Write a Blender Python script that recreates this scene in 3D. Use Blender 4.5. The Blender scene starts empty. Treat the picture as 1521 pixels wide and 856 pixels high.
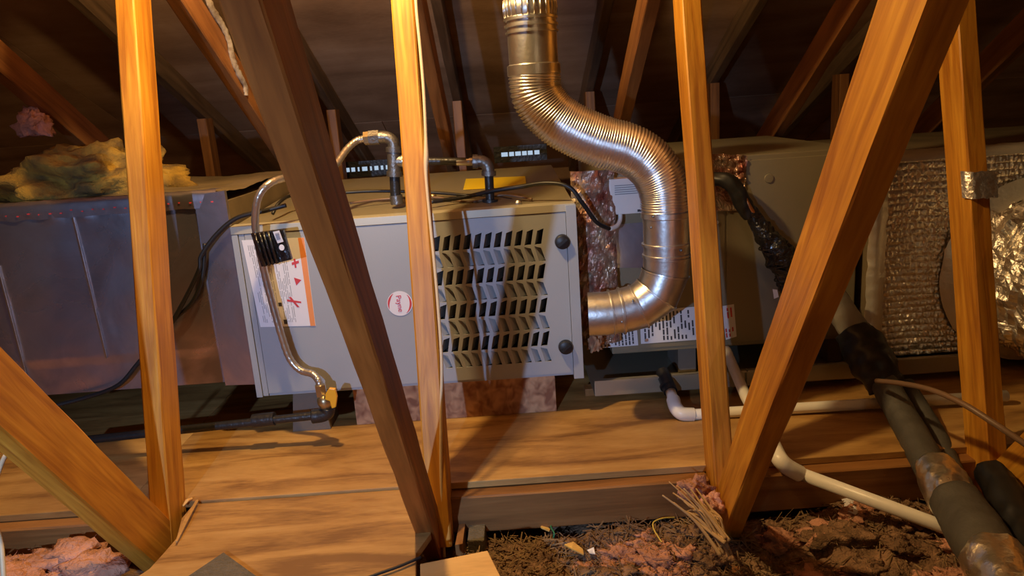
import bpy, bmesh, math, random
from mathutils import Vector, Matrix, noise

S = bpy.context.scene
COL = S.collection
R = math.radians
random.seed(7)

# ------------------------------------------------------------------ camera
F_PX, PITCH, ROLL, CAM_H = 1100.0, R(13.6), R(4.0), 0.78
cd = bpy.data.cameras.new('camera'); cam = bpy.data.objects.new('camera', cd); COL.objects.link(cam)
cd.sensor_width = 36; cd.lens = 36 * F_PX / 1521; cd.clip_start = .02
_fw = Vector((0, math.cos(PITCH), -math.sin(PITCH))); _rt = Vector((1, 0, 0)); _up = _rt.cross(_fw)
_c, _s = math.cos(ROLL), math.sin(ROLL)
R_IMG = _rt * _c + _up * _s * 1.0 * -1; U_IMG = _up * _c + _rt * _s
cam.matrix_world = Matrix((
    (R_IMG.x, U_IMG.x, -_fw.x, 0), (R_IMG.y, U_IMG.y, -_fw.y, 0), (R_IMG.z, U_IMG.z, -_fw.z, CAM_H), (0, 0, 0, 1)))
S.camera = cam

# ------------------------------------------------------------------ world and lights
w = bpy.data.worlds.new('world'); S.world = w; w.use_nodes = True
w.node_tree.nodes['Background'].inputs[0].default_value = (.010, .007, .005, 1)
w.node_tree.nodes['Background'].inputs[1].default_value = 1

def point(name, loc, power, colour, radius):
    l = bpy.data.lights.new(name, 'POINT'); l.energy = power; l.color = colour; l.shadow_soft_size = radius
    o = bpy.data.objects.new(name, l); o.location = loc; COL.objects.link(o); return o
point('bare_bulb_light', (-.36, 1.38, 1.40), 52, (1, .66, .28), .03)        # bulb hanging just above the frame
tl = bpy.data.lights.new('torch_light', 'SPOT'); tl.energy = 112; tl.color = (.42, .60, 1); tl.shadow_soft_size = .016
tl.spot_size = R(52); tl.spot_blend = .75
to = bpy.data.objects.new('torch_light', tl); to.location = (-.64, -.60, .80); COL.objects.link(to)
to.rotation_euler = (Vector((-.42, 1.78, .28)) - Vector(to.location)).to_track_quat('-Z', 'Y').to_euler()              # white torch held left of the photographer
point('fill_light', (.9, -1.6, .9), 7, (1, .72, .40), .12)         # added warm fill behind the camera, gives the right-hand foil something to reflect
S.view_settings.view_transform = 'Standard'; S.view_settings.look = 'None'
S.view_settings.exposure = 0.0; S.view_settings.gamma = 1; S.view_settings.use_curve_mapping = False

# ------------------------------------------------------------------ helpers
def ray(px, py):
    u = (px - 760.5) / F_PX; v = -(py - 428) / F_PX
    return _fw + R_IMG * u + U_IMG * v
def P(px, py, Y):                      # the point at distance Y ahead seen at a pixel
    d = ray(px, py); t = Y / d.y; return Vector((d.x * t, Y, CAM_H + d.z * t))
def PZ(px, py, Z):
    d = ray(px, py); t = (Z - CAM_H) / d.z; return Vector((d.x * t, d.y * t, Z))
def PX(px, py, X):
    d = ray(px, py); t = X / d.x; return Vector((X, d.y * t, CAM_H + d.z * t))

def nmat(name):
    m = bpy.data.materials.new(name); m.use_nodes = True
    return m, m.node_tree, m.node_tree.nodes['Principled BSDF']
def mat(name, base, rough=.6, metal=0, var=None, scale=8, detail=4, bump=0, bscale=None, stretch=(1, 1, 1), coat=0, dist=0, rvar=0):
    m, nt, b = nmat(name)
    b.inputs['Base Color'].default_value = (*base, 1); b.inputs['Roughness'].default_value = rough
    b.inputs['Metallic'].default_value = metal; b.inputs['Coat Weight'].default_value = coat
    tc = nt.nodes.new('ShaderNodeTexCoord'); mp = nt.nodes.new('ShaderNodeMapping')
    mp.inputs['Scale'].default_value = stretch; nt.links.new(tc.outputs['Object'], mp.inputs[0])
    if var or rvar:
        n = nt.nodes.new('ShaderNodeTexNoise'); n.inputs['Scale'].default_value = scale; n.inputs['Detail'].default_value = detail
        n.inputs['Distortion'].default_value = dist
        nt.links.new(mp.outputs[0], n.inputs['Vector'])
    if var:
        cr = nt.nodes.new('ShaderNodeValToRGB'); cr.color_ramp.elements[0].position = .35; cr.color_ramp.elements[1].position = .65
        cr.color_ramp.elements[0].color = (*base, 1); cr.color_ramp.elements[1].color = (*var, 1)
        nt.links.new(n.outputs['Fac'], cr.inputs[0]); nt.links.new(cr.outputs[0], b.inputs['Base Color'])
    if rvar:
        mr = nt.nodes.new('ShaderNodeMapRange'); mr.inputs['To Min'].default_value = max(0, rough - rvar); mr.inputs['To Max'].default_value = rough + rvar
        nt.links.new(n.outputs['Fac'], mr.inputs[0]); nt.links.new(mr.outputs[0], b.inputs['Roughness'])
    if bump:
        n2 = nt.nodes.new('ShaderNodeTexNoise'); n2.inputs['Scale'].default_value = bscale or scale * 3; n2.inputs['Detail'].default_value = 5
        nt.links.new(mp.outputs[0], n2.inputs['Vector'])
        bp = nt.nodes.new('ShaderNodeBump'); bp.inputs['Strength'].default_value = bump; bp.inputs['Distance'].default_value = .01
        nt.links.new(n2.outputs['Fac'], bp.inputs['Height']); nt.links.new(bp.outputs[0], b.inputs['Normal'])
    return m

def wood(name, dark, mid, light, along='Z', rings=26, rough=.5):
    """sawn softwood: long grain bands with fine fibres, a few knots"""
    m, nt, b = nmat(name)
    tc = nt.nodes.new('ShaderNodeTexCoord'); oi = nt.nodes.new('ShaderNodeObjectInfo')
    add = nt.nodes.new('ShaderNodeVectorMath'); add.operation = 'ADD'
    sc = nt.nodes.new('ShaderNodeVectorMath'); sc.operation = 'SCALE'; sc.inputs['Scale'].default_value = 37
    nt.links.new(oi.outputs['Random'], sc.inputs[0])
    nt.links.new(tc.outputs['Object'], add.inputs[0]); nt.links.new(sc.outputs[0], add.inputs[1])
    mp = nt.nodes.new('ShaderNodeMapping'); k = .07
    mp.inputs['Scale'].default_value = {'Z': (1, 1, k), 'X': (k * 2.6, 1, 1), 'Y': (1, k, 1)}[along]
    nt.links.new(add.outputs[0], mp.inputs[0])
    n1 = nt.nodes.new('ShaderNodeTexNoise'); n1.inputs['Scale'].default_value = rings; n1.inputs['Detail'].default_value = 3; n1.inputs['Distortion'].default_value = 1.2
    n2 = nt.nodes.new('ShaderNodeTexNoise'); n2.inputs['Scale'].default_value = 220; n2.inputs['Detail'].default_value = 2
    n3 = nt.nodes.new('ShaderNodeTexNoise'); n3.inputs['Scale'].default_value = 3.5; n3.inputs['Detail'].default_value = 3
    for n in (n1, n2): nt.links.new(mp.outputs[0], n.inputs['Vector'])
    nt.links.new(add.outputs[0], n3.inputs['Vector'])
    cr = nt.nodes.new('ShaderNodeValToRGB'); e = cr.color_ramp.elements
    e[0].position = .30; e[0].color = (*dark, 1); e[1].position = .72; e[1].color = (*light, 1)
    x = e.new(.5); x.color = (*mid, 1)
    mx = nt.nodes.new('ShaderNodeMath'); mx.operation = 'MULTIPLY_ADD'; mx.inputs[1].default_value = .22; 
    nt.links.new(n2.outputs['Fac'], mx.inputs[0]); nt.links.new(n1.outputs['Fac'], mx.inputs[2])
    sb = nt.nodes.new('ShaderNodeMath'); sb.operation = 'SUBTRACT'; sb.inputs[1].default_value = .11; nt.links.new(mx.outputs[0], sb.inputs[0])
    nt.links.new(sb.outputs[0], cr.inputs[0])
    mul = nt.nodes.new('ShaderNodeMix'); mul.data_type = 'RGBA'; mul.blend_type = 'MULTIPLY'; mul.inputs[0].default_value = .55
    c3 = nt.nodes.new('ShaderNodeValToRGB'); c3.color_ramp.elements[0].position = .35; c3.color_ramp.elements[1].position = .6
    c3.color_ramp.elements[0].color = (.55, .48, .42, 1); c3.color_ramp.elements[1].color = (1, 1, 1, 1)
    nt.links.new(n3.outputs['Fac'], c3.inputs[0]); nt.links.new(cr.outputs[0], mul.inputs[6]); nt.links.new(c3.outputs[0], mul.inputs[7])
    nt.links.new(mul.outputs[2], b.inputs['Base Color']); b.inputs['Roughness'].default_value = rough
    bp = nt.nodes.new('ShaderNodeBump'); bp.inputs['Strength'].default_value = .25; bp.inputs['Distance'].default_value = .003
    nt.links.new(sb.outputs[0], bp.inputs['Height']); nt.links.new(bp.outputs[0], b.inputs['Normal'])
    return m

def emit(name, c, s):
    m, nt, b = nmat(name); b.inputs['Base Color'].default_value = (0, 0, 0, 1)
    b.inputs['Emission Color'].default_value = (*c, 1); b.inputs['Emission Strength'].default_value = s; return m

M = dict(
    web=wood('sawn_fir', (.42, .155, .012), (.60, .255, .022), (.76, .37, .040), 'Z', 48),
    web_shaded=wood('shaded_brown_fir', (.17, .050, .008), (.27, .083, .013), (.38, .125, .022), 'Z', 34),  # darker copy of the web wood, puts the middle diagonal's shade into its colour
    chord=wood('dull_brown_fir', (.12, .075, .045), (.20, .125, .075), (.27, .17, .10), 'Z', 20),  # darker, greyer brown than the web wood, for the top chords
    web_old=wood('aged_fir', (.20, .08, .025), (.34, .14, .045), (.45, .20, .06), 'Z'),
    ply=wood('plywood_face', (.25, .120, .032), (.50, .275, .078), (.64, .39, .13), 'X', 13, .55),
    ply_pale=wood('pale_plywood_face', (.60, .33, .09), (.78, .46, .14), (.86, .55, .19), 'X', 9, .55),
    board=wood('joist_fir', (.20, .085, .02), (.32, .14, .035), (.42, .20, .06), 'Z', 20, .6),
    roof=wood('roof_sheathing', (.36, .21, .12), (.52, .32, .19), (.62, .40, .26), 'X', 4, .8),
    paint=mat('grey_cabinet_paint', (.36, .385, .405), .34, 0, rvar=.08, scale=5, bump=.03, bscale=300),
    shade_in=mat('cabinet_inside_shade', (.018, .017, .017), .7),
    cream=mat('cream_trim_metal', (.52, .48, .36), .35, .25),
    coil=mat('coil_cabinet_metal', (.30, .26, .17), .42, .25, var=(.26, .22, .14), scale=3, bump=.04, bscale=60),
    galv=mat('galvanised_pipe', (.80, .79, .76), .36, 1, var=(.62, .61, .58), scale=30, bump=.08, bscale=60, rvar=.08),
    flexmetal=mat('corrugated_aluminium', (.86, .85, .82), .30, 1, bump=.05, bscale=90),
    foil=mat('smooth_foil', (.62, .58, .66), .32, .93, var=(.36, .33, .36), scale=5, bump=.22, bscale=7, rvar=.2, dist=1.5),
    foilwrap=mat('crinkled_foil', (.95, .90, .80), .36, .97, bump=.6, bscale=50),
    foiltape=mat('foil_tape', (.88, .84, .74), .42, .65, bump=.35, bscale=25),
    foilband=mat('shiny_foil_band', (.90, .84, .70), .30, .97, bump=.7, bscale=22, rvar=.1),
    ductboard=mat('duct_board_top', (.16, .12, .07), .6, .1, var=(.24, .18, .10), scale=7, bump=.1),
    fyellow=mat('yellow_fibreglass', (.42, .25, .035), .95, 0, var=(.13, .08, .025), scale=16, bump=.8, bscale=60),
    pink=mat('pink_fibreglass', (.60, .29, .19), .97, 0, var=(.30, .15, .085), scale=14, bump=.9, bscale=90),
    pinkbright=mat('clean_pink_fibreglass', (.72, .36, .23), .97, 0, var=(.46, .22, .13), scale=12, bump=.9, bscale=90),
    pinkpale=mat('pale_pink_fibreglass', (.78, .42, .36), .97, 0, var=(.62, .32, .26), scale=20, bump=.9, bscale=90),
    dirt=mat('dusty_loose_insulation', (.15, .085, .042), .98, 0, var=(.38, .22, .12), scale=24, detail=8, bump=1, bscale=120),
    fibre=mat('dry_straw_debris', (.34, .22, .10), .9, 0, var=(.16, .09, .05), scale=15),
    straw=mat('pale_straw', (.50, .33, .16), .8),
    chip=mat('wood_chip_face', (.85, .55, .14), .7, var=(.75, .45, .12), scale=60),
    black=mat('black_rubber', (.012, .012, .013), .45),
    blackfilm=mat('glossy_black_film', (.010, .010, .011), .16, 0, bump=.9, bscale=55, coat=.4),
    foam=mat('grey_pipe_foam', (.095, .088, .074), .62, var=(.060, .055, .046), scale=12, bump=.3, bscale=50),
    foamend=mat('pale_grey_foam', (.30, .285, .25), .6, var=(.20, .19, .16), scale=14, bump=.3, bscale=40),
    pvc=mat('white_pvc', (.93, .91, .84), .35, var=(.88, .85, .76), scale=12),
    iron=mat('black_iron_pipe', (.045, .043, .042), .38, .6, bump=.2, bscale=80),
    malleable=mat('grey_malleable_fitting', (.22, .21, .19), .42, .85, bump=.35, bscale=60),
    gasflex=mat('coated_gas_connector', (.55, .50, .42), .28, .85, bump=.1, bscale=120),
    brass=mat('brass', (.45, .36, .20), .35, .9),
    yellow=mat('yellow_plastic', (.85, .42, .015), .4),
    ylabel=mat('yellow_warning_label', (.80, .58, .02), .5),
    white=mat('white_plastic', (.90, .88, .84), .45),
    paper=mat('white_label_paper', (.80, .79, .80), .4),
    oldpaper=mat('mottled_old_paper', (.50, .43, .34), .8, var=(.20, .14, .09), scale=45),
    greyink=mat('grey_label_print', (.32, .32, .34), .5),
    ink=mat('dark_label_print', (.05, .05, .06), .5),
    orange=mat('orange_label_band', (.85, .30, .08), .45),
    red=mat('red_label_print', (.62, .05, .05), .45),
    cable=mat('cream_cable_jacket', (.72, .56, .33), .5, bump=.1, bscale=40),
    brownwire=mat('brown_cable_jacket', (.20, .12, .07), .45),
    copper=mat('copper_tube', (.72, .38, .20), .3, 1),
    film=mat('crumpled_clear_film', (.46, .38, .28), .22, .45, var=(.34, .10, .07), scale=22, bump=1, bscale=45, coat=.3),
    osb=mat('strand_board', (.26, .11, .055), .8, var=(.58, .33, .17), scale=42, detail=1, bump=.5, bscale=40, dist=.6, stretch=(1, 1, .8)),
    concrete=mat('grey_support_foam', (.17, .14, .11), .85, bump=.3),
    pan=mat('drain_pan_metal', (.42, .38, .28), .4, .6, bump=.05),
    shingle=mat('grey_roof_felt', (.16, .13, .085), .9, var=(.12, .10, .065), scale=60, bump=.5, bscale=200),
    grass=mat('green_wire_jacket', (.03, .22, .10), .4),
    ywire=mat('yellow_wire_jacket', (.75, .55, .10), .4),
    daylight=emit('daylight_through_vent', (.60, .78, 1), .7),
)

def new_obj(name, me, parent=None):
    o = bpy.data.objects.new(name, me); COL.objects.link(o)
    if parent is not None:
        o.parent = parent
        o.matrix_parent_inverse = PINV.get(parent.name, Matrix())
    return o
PINV = {}
def setw(o):                              # remember where a parent stands, so that its parts are placed in world space
    PINV[o.name] = WM(o).inverted()
WMS = {}
def WM(o): return WMS.get(o.name, Matrix.Translation(o.location))

def tag(o, label=None, cat=None, group=None, kind=None):
    if label: o['label'] = label
    if cat: o['category'] = cat
    if group: o['group'] = group
    if kind: o['kind'] = kind
    return o
def thing(name, loc, label=None, cat=None, group=None, kind=None):
    o = bpy.data.objects.new(name, None); COL.objects.link(o); o.location = loc
    o.empty_display_size = .05; WMS[o.name] = Matrix.Translation(Vector(loc)); setw(o)
    return tag(o, label, cat, group, kind)

def fuzz(mb, c, vs, k, L):                # fine fibres standing off a clump
    for v in random.sample(vs, min(len(vs), k)):
        d = (v - c).normalized() + Vector((random.uniform(-.8, .8), random.uniform(-.8, .8), random.uniform(-.3, .8)))
        if v.z < c.z - .003: continue
        d.normalize(); sd = d.orthogonal().normalized() * .0005; l = random.uniform(.4, 1.2) * L
        mid = v + d * l * .5 + Vector((random.uniform(-1, 1), random.uniform(-1, 1), random.uniform(-1, 1))) * l * .2
        mb.add([v - sd, v + sd, mid + sd, mid - sd, v + d * l], [(0, 1, 2, 3), (3, 2, 4)])

class MB:
    def __init__(s): s.v = []; s.f = []
    def add(s, vs, fs):
        n = len(s.v); s.v += [Vector(v) for v in vs]; s.f += [tuple(i + n for i in f) for f in fs]; return s
    def box(s, a, b):
        x0, y0, z0 = a; x1, y1, z1 = b
        vs = [(x, y, z) for x in (x0, x1) for y in (y0, y1) for z in (z0, z1)]
        return s.add(vs, [(0, 1, 3, 2), (4, 6, 7, 5), (0, 4, 5, 1), (2, 3, 7, 6), (0, 2, 6, 4), (1, 5, 7, 3)])
    def quad(s, a, b, c, d): return s.add([a, b, c, d], [(0, 1, 2, 3)])
    def prism(s, pts, z0, z1):            # outline in plan, raised from z0 to z1
        n = len(pts); vs = [(p[0], p[1], z0) for p in pts] + [(p[0], p[1], z1) for p in pts]
        return s.add(vs, [tuple(reversed(range(n))), tuple(range(n, 2 * n))] + [(i, (i + 1) % n, n + (i + 1) % n, n + i) for i in range(n)])
    def slab(s, pts, dv):                 # any flat outline thickened along dv
        n = len(pts); dv = Vector(dv); vs = [Vector(p) for p in pts] + [Vector(p) + dv for p in pts]
        return s.add(vs, [tuple(reversed(range(n))), tuple(range(n, 2 * n))] + [(i, (i + 1) % n, n + (i + 1) % n, n + i) for i in range(n)])
    def tube(s, pts, r, seg=14, cap=True, rough=0, squash=1):
        pts = [Vector(p) for p in pts]; n = len(pts)
        rr = r if hasattr(r, '__len__') else [r] * n
        t0 = (pts[1] - pts[0]).normalized(); a = t0.orthogonal().normalized(); rings = []
        for i, p in enumerate(pts):
            t = (pts[min(i + 1, n - 1)] - pts[max(i - 1, 0)]).normalized()
            a = (a - t * a.dot(t)).normalized(); b = t.cross(a)
            for k in range(seg):
                an = 2 * math.pi * k / seg; q = rr[i]
                if rough: q *= 1 + rough * noise.noise(Vector((p.x * 40 + math.cos(an) * 2, p.y * 40 + math.sin(an) * 2, p.z * 40)))
                s.v.append(p + a * math.cos(an) * q + b * math.sin(an) * q * squash)
        base = len(s.v) - n * seg
        for i in range(n - 1):
            for k in range(seg):
                k2 = (k + 1) % seg
                s.f.append((base + i * seg + k, base + i * seg + k2, base + (i + 1) * seg + k2, base + (i + 1) * seg + k))
        if cap:
            s.f.append(tuple(base + k for k in reversed(range(seg)))); s.f.append(tuple(base + (n - 1) * seg + k for k in range(seg)))
        return s
    def sphere(s, c, r, sub=2, rough=0, freq=20, sq=(1, 1, 1)):
        bm = bmesh.new(); bmesh.ops.create_icosphere(bm, subdivisions=sub, radius=1)
        c = Vector(c); vs = []
        for v in bm.verts:
            d = v.co.normalized(); q = r * (1 + rough * noise.fractal(d * 1.7 + c * freq, 1, 2, 4))
            vs.append(c + Vector((d.x * q * sq[0], d.y * q * sq[1], d.z * q * sq[2])))
        s.add(vs, [tuple(v.index for v in f.verts) for f in bm.faces]); bm.free(); return s
    def build(s, name, m, parent=None, smooth=False, bevel=0, place=True, autos=False):
        lo = Vector((min(v.x for v in s.v), min(v.y for v in s.v), min(v.z for v in s.v)))
        hi = Vector((max(v.x for v in s.v), max(v.y for v in s.v), max(v.z for v in s.v)))
        o0 = Vector(((lo.x + hi.x) / 2, (lo.y + hi.y) / 2, lo.z)) if place else Vector((0, 0, 0))
        me = bpy.data.meshes.new(name); me.from_pydata([v - o0 for v in s.v], [], s.f); me.materials.append(m)
        bm = bmesh.new(); bm.from_mesh(me); bmesh.ops.recalc_face_normals(bm, faces=bm.faces)
        if bevel: bmesh.ops.bevel(bm, geom=[e for e in bm.edges if len(e.link_faces) == 2 and e.calc_face_angle(0) > .5], offset=bevel, segments=2, affect='EDGES', profile=.6)
        bm.to_mesh(me); bm.free()
        if smooth:
            for p in me.polygons: p.use_smooth = True
            if autos:
                bm = bmesh.new(); bm.from_mesh(me)
                for e in bm.edges:
                    if len(e.link_faces) == 2 and e.calc_face_angle(0) > R(40): e.smooth = False
                bm.to_mesh(me); bm.free()
        o = new_obj(name, me, parent); o.location = o0
        WMS[o.name] = Matrix.Translation(o0); setw(o)
        return o

def spline(ps, n=10):                     # smooth path through points
    ps = [Vector(p) for p in ps]; out = []
    for i in range(len(ps) - 1):
        p0 = ps[max(i - 1, 0)]; p1 = ps[i]; p2 = ps[i + 1]; p3 = ps[min(i + 2, len(ps) - 1)]
        for k in range(n):
            t = k / n
            out.append(.5 * ((2 * p1) + (p2 - p0) * t + (2 * p0 - 5 * p1 + 4 * p2 - p3) * t * t + (3 * p1 - p0 - 3 * p2 + p3) * t ** 3))
    out.append(ps[-1]); return out

def beam(name, p0, p1, w, d, m, parent=None, side=(1, 0, 0), wav=.0012, cut0=0, cut1=0):
    """sawn timber from p0 to p1, w across 'side', d across the other way, local Z along the grain"""
    p0, p1 = Vector(p0), Vector(p1); z = (p1 - p0); L = z.length; z.normalize()
    x = Vector(side); x = (x - z * x.dot(z)).normalized(); y = z.cross(x)
    n = max(2, int(L / .08)); vs = []; fs = []; c = min(w, d) * .07
    sec = [(-w/2 + c, -d/2), (w/2 - c, -d/2), (w/2, -d/2 + c), (w/2, d/2 - c), (w/2 - c, d/2), (-w/2 + c, d/2), (-w/2, d/2 - c), (-w/2, -d/2 + c)]
    sd = p0.x * 7 + p0.z * 3 + p1.y
    for i in range(n + 1):
        zz = L * i / n
        bx = wav * 1.5 * noise.noise(Vector((zz * 2.2, sd, 1))); by = wav * 1.5 * noise.noise(Vector((zz * 2.2, sd, 9)))
        for j, (a, b) in enumerate(sec):
            e = wav * noise.noise(Vector((zz * 14, j * 3.1, sd)))
            zc = zz + (cut0 * b if i == 0 else 0) + (cut1 * b if i == n else 0)
            vs.append((a + bx + (e if a > 0 else -e), b + by + (e if b > 0 else -e), zc))
    k = len(sec)
    for i in range(n):
        for j in range(k): fs.append((i*k + j, i*k + (j+1) % k, (i+1)*k + (j+1) % k, (i+1)*k + j))
    fs.append(tuple(reversed(range(k)))); fs.append(tuple(n*k + j for j in range(k)))
    me = bpy.data.meshes.new(name); me.from_pydata(vs, [], fs); me.materials.append(m)
    o = new_obj(name, me, parent)
    mw = Matrix(((x.x, y.x, z.x, p0.x), (x.y, y.y, z.y, p0.y), (x.z, y.z, z.z, p0.z), (0, 0, 0, 1)))
    o.matrix_basis = mw
    WMS[o.name] = mw; setw(o); return o

def ringband(path_pts, i, r, h, seg=20):  # short collar on a path
    mb = MB(); a, b = Vector(path_pts[i]), Vector(path_pts[i + 1]); t = (b - a).normalized()
    return mb.tube([a - t * h / 2, a - t * h * .3, a + t * h * .3, a + t * h / 2], [r * .99, r * 1.02, r * 1.02, r * .99], seg)

# ================================================================== LARGE STRUCTURE
def roofz(y): return .87 + .42 * (3.5 - y)
cl = thing('ceiling', (0, 2, 1.5), kind='structure')
ys = [-2.2, -1.0, .22, 1.44, 2.66, 3.88, 5.0]
for i in range(6):
    for j in range(3):
        x0 = -3.66 + 2.44 * j + (1.22 if i % 2 else 0) - .6; a, b = ys[i] + .002, ys[i + 1] - .002
        x1 = x0 + 2.436; z0, z1 = roofz(a) + .05, roofz(b) + .05
        MB().add([(x0, a, z0), (x1, a, z0), (x1, b, z1), (x0, b, z1), (x0, a, z0 + .012), (x1, a, z0 + .012), (x1, b, z1 + .012), (x0, b, z1 + .012)],
                 [(0, 3, 2, 1), (4, 5, 6, 7), (0, 1, 5, 4), (1, 2, 6, 5), (2, 3, 7, 6), (3, 0, 4, 7)]).build('roof_panel', M['roof'], cl)
# outer skin closes the attic
MB().box((-4.6, -2.3, -.40), (4.6, 5.1, -.32)).build('attic_base', M['roof'], thing('floor', (0, 1.5, -.4), kind='structure'))
FLOOR = bpy.data.objects['floor']
tag(MB().box((-4.4, 4.75, -.32), (4.4, 4.80, .42)).build('wall_back', M['roof']), kind='structure')
tag(MB().add([(-4.35, -2.2, -.32), (-4.35, 4.75, -.32), (-4.35, 4.75, .39), (-4.35, -2.2, 3.3), (-4.3, -2.2, -.32), (-4.3, 4.75, -.32), (-4.3, 4.75, .39), (-4.3, -2.2, 3.3)],
    [(0, 1, 2, 3), (7, 6, 5, 4), (0, 4, 5, 1), (1, 5, 6, 2), (2, 6, 7, 3), (3, 7, 4, 0)]).build('wall_left', M['roof']), kind='structure')
tag(MB().add([(4.35, -2.2, -.32), (4.35, 4.75, -.32), (4.35, 4.75, .39), (4.35, -2.2, 3.3), (4.3, -2.2, -.32), (4.3, 4.75, -.32), (4.3, 4.75, .39), (4.3, -2.2, 3.3)],
    [(0, 1, 2, 3), (7, 6, 5, 4), (0, 4, 5, 1), (1, 5, 6, 2), (2, 6, 7, 3), (3, 7, 4, 0)]).build('wall_right', M['roof']), kind='structure')

# plywood walkway on the joists
def ply(pts, z1, t=.015, m='ply', name='plywood_panel'):
    return MB().prism([(p[0], p[1]) for p in pts], z1 - t, z1).build(name, M[m], FLOOR, bevel=.0012)
ply([(-.872, 1.466), (1.62, 1.466), (1.62, 2.70), (-.872, 2.70)], 0)
ply([(-2.3, 1.466), (-.876, 1.466), (-.876, 2.70), (-2.3, 2.70)], -.003)
# near sheet with the broken edge beside the left truss
q = [Vector((PZ(292, 744, -.006).x, 1.464, 0)), Vector((-.243, 1.464, 0)), PZ(615, 745, -.006), PZ(640, 792, -.006), PZ(618, 822, -.006), PZ(617, 900, -.006), PZ(600, 1000, -.006),
     PZ(120, 1000, -.006), PZ(170, 880, -.006), PZ(222, 845, -.006), PZ(243, 822, -.006), PZ(262, 800, -.006), PZ(270, 770, -.006), PZ(285, 752, -.006)]
ply(q, -.006)
# pale offcut in the foreground centre
q = [PZ(624, 838, .012), PZ(724, 818, .012), PZ(748, 866, .012), PZ(800, 960, .012), PZ(626, 980, .012)]
ply(q, .012, .016, 'ply_pale')
# cross boards under the walkway edge
beam('edge_board', (-.215, 1.455, -.060), (.39, 1.455, -.060), .045, .086, M['board'], FLOOR, side=(0, 1, 0))
beam('edge_board', (.44, 1.455, -.060), (1.00, 1.455, -.060), .045, .086, M['board'], FLOOR, side=(0, 1, 0))
beam('edge_board', (1.05, 1.455, -.060), (1.60, 1.455, -.060), .045, .086, M['board'], FLOOR, side=(0, 1, 0))
beam('edge_board', (-1.18, 1.455, -.063), (-.83, 1.455, -.063), .045, .086, M['board'], FLOOR, side=(0, 1, 0))
beam('joist', (-2.2, 2.2, -.063), (1.5, 2.2, -.063), .045, .086, M['board'], FLOOR, side=(0, 1, 0))

# loose insulation between the joists, one sheet of stuff
def gz(x, y):
    h = -.112 - .055 * max(0, min(1, (1.40 - y) / .5)) + .024 * noise.fractal(Vector((x * 3.1, y * 3.1, 0)), 1, 2, 3) + .015 * noise.fractal(Vector((x * 17, y * 17, 4)), 1, 2, 4) + .005 * noise.noise(Vector((x * 70, y * 70, 2)))
    if y > 1.43: h = min(h, -.11) - .02
    if x > .55: h += .022 * min(1, (x - .55) / .2)
    if x < -.15: h = min(h, -.125 - .02 * noise.noise(Vector((x * 20, y * 20, 1))))
    return h
mb = MB(); nx, ny = 420, 150; x0, x1, y0, y1 = -1.9, 1.9, .55, 1.75
for j in range(ny + 1):
    for i in range(nx + 1):
        x = x0 + (x1 - x0) * i / nx; y = y0 + (y1 - y0) * j / ny; mb.v.append(Vector((x, y, gz(x, y))))
for j in range(ny):
    for i in range(nx):
        a = j * (nx + 1) + i; mb.f.append((a, a + 1, a + nx + 2, a + nx + 1))
tag(mb.build('loose_insulation', M['dirt'], smooth=True), 'brown dusty loose insulation filling the bays below the walkway', 'insulation', kind='stuff')
def tuft(mb, x, y, r, flat=.6):           # ragged clump of glass wool
    if abs(x - .414) < .05 or abs(x - .982) < .05: return
    n = len(mb.v); c = Vector((x, y, gz(x, y) + r * .05))
    mb.sphere(c, r, 3 if r > .014 else 2, 1.1, 11, (random.uniform(.9, 1.6), 1, flat))
    fuzz(mb, c, mb.v[n:], 60 if r > .014 else 22, .010)
pk, bn = MB(), MB()
for k in range(230):
    x = random.uniform(.5, 1.5); y = random.uniform(.80, 1.42)
    tuft(pk if random.random() < (.85 if y < 1.2 and x > .6 else .3) else bn, x, y, random.uniform(.012, .034))
for k in range(330):
    x = random.uniform(-.12, 1.4); y = random.uniform(.85, 1.42)
    tuft(pk if random.random() < .16 else bn, x, y, random.uniform(.006, .018))
for k in range(26):
    tuft(pk, random.gauss(.24, .05), random.gauss(1.30, .04), random.uniform(.010, .024))
    tuft(bn, random.gauss(.36, .03), random.gauss(1.24, .06), random.uniform(.010, .022))
tag(pk.build('pink_insulation_tufts', M['pinkbright'], smooth=True), 'pink fibreglass tufts scattered over the brown debris, right of the centre post', 'insulation', kind='stuff')
tag(bn.build('brown_insulation_tufts', M['dirt'], smooth=True), 'dirty brown insulation tufts among the debris, right of the centre post', 'insulation', kind='stuff')
mb = MB()
for k in range(170):
    x = random.uniform(-1.7, -.83); y = random.uniform(.95, 1.385)
    r_ = random.uniform(.025, .048); c = Vector((x, y, -.050 - .16 * max(0, 1.25 - y) + random.uniform(-.015, .010))); n = len(mb.v)
    mb.sphere(c, r_, 3, .8, 8, (1.3, 1, .6)); fuzz(mb, c, mb.v[n:], 50, .010)
tag(mb.build('pink_insulation_batt', M['pinkbright'], smooth=True), 'lumpy pink fibreglass batt in the bay at the lower left corner', 'insulation', kind='stuff')
mb = MB()                                  # straw, splinters and fibres
for k in range(15000):
    x = random.uniform(-.16, 1.4); y = random.uniform(.78, 1.45)
    if x > .45 and random.random() < .72: continue
    a = random.uniform(0, 6.28); L = random.uniform(.004, .020) * (1 if random.random() < .96 else 2.2); wd = random.uniform(.0005, .0019)
    z = gz(x, y) + random.uniform(0, .010); d = Vector((math.cos(a), math.sin(a), random.uniform(-.5, .7))) * L
    s = Vector((-math.sin(a), math.cos(a), random.uniform(-.5, .5))) * wd; p = Vector((x, y, z)); u = Vector((0, 0, wd))
    mb.add([p - d - s, p - d + s, p + d + s, p + d - s, p - d - s * .2 + u, p + d + u], [(0, 1, 2, 3), (0, 3, 5, 4), (1, 4, 5, 2)])
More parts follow.
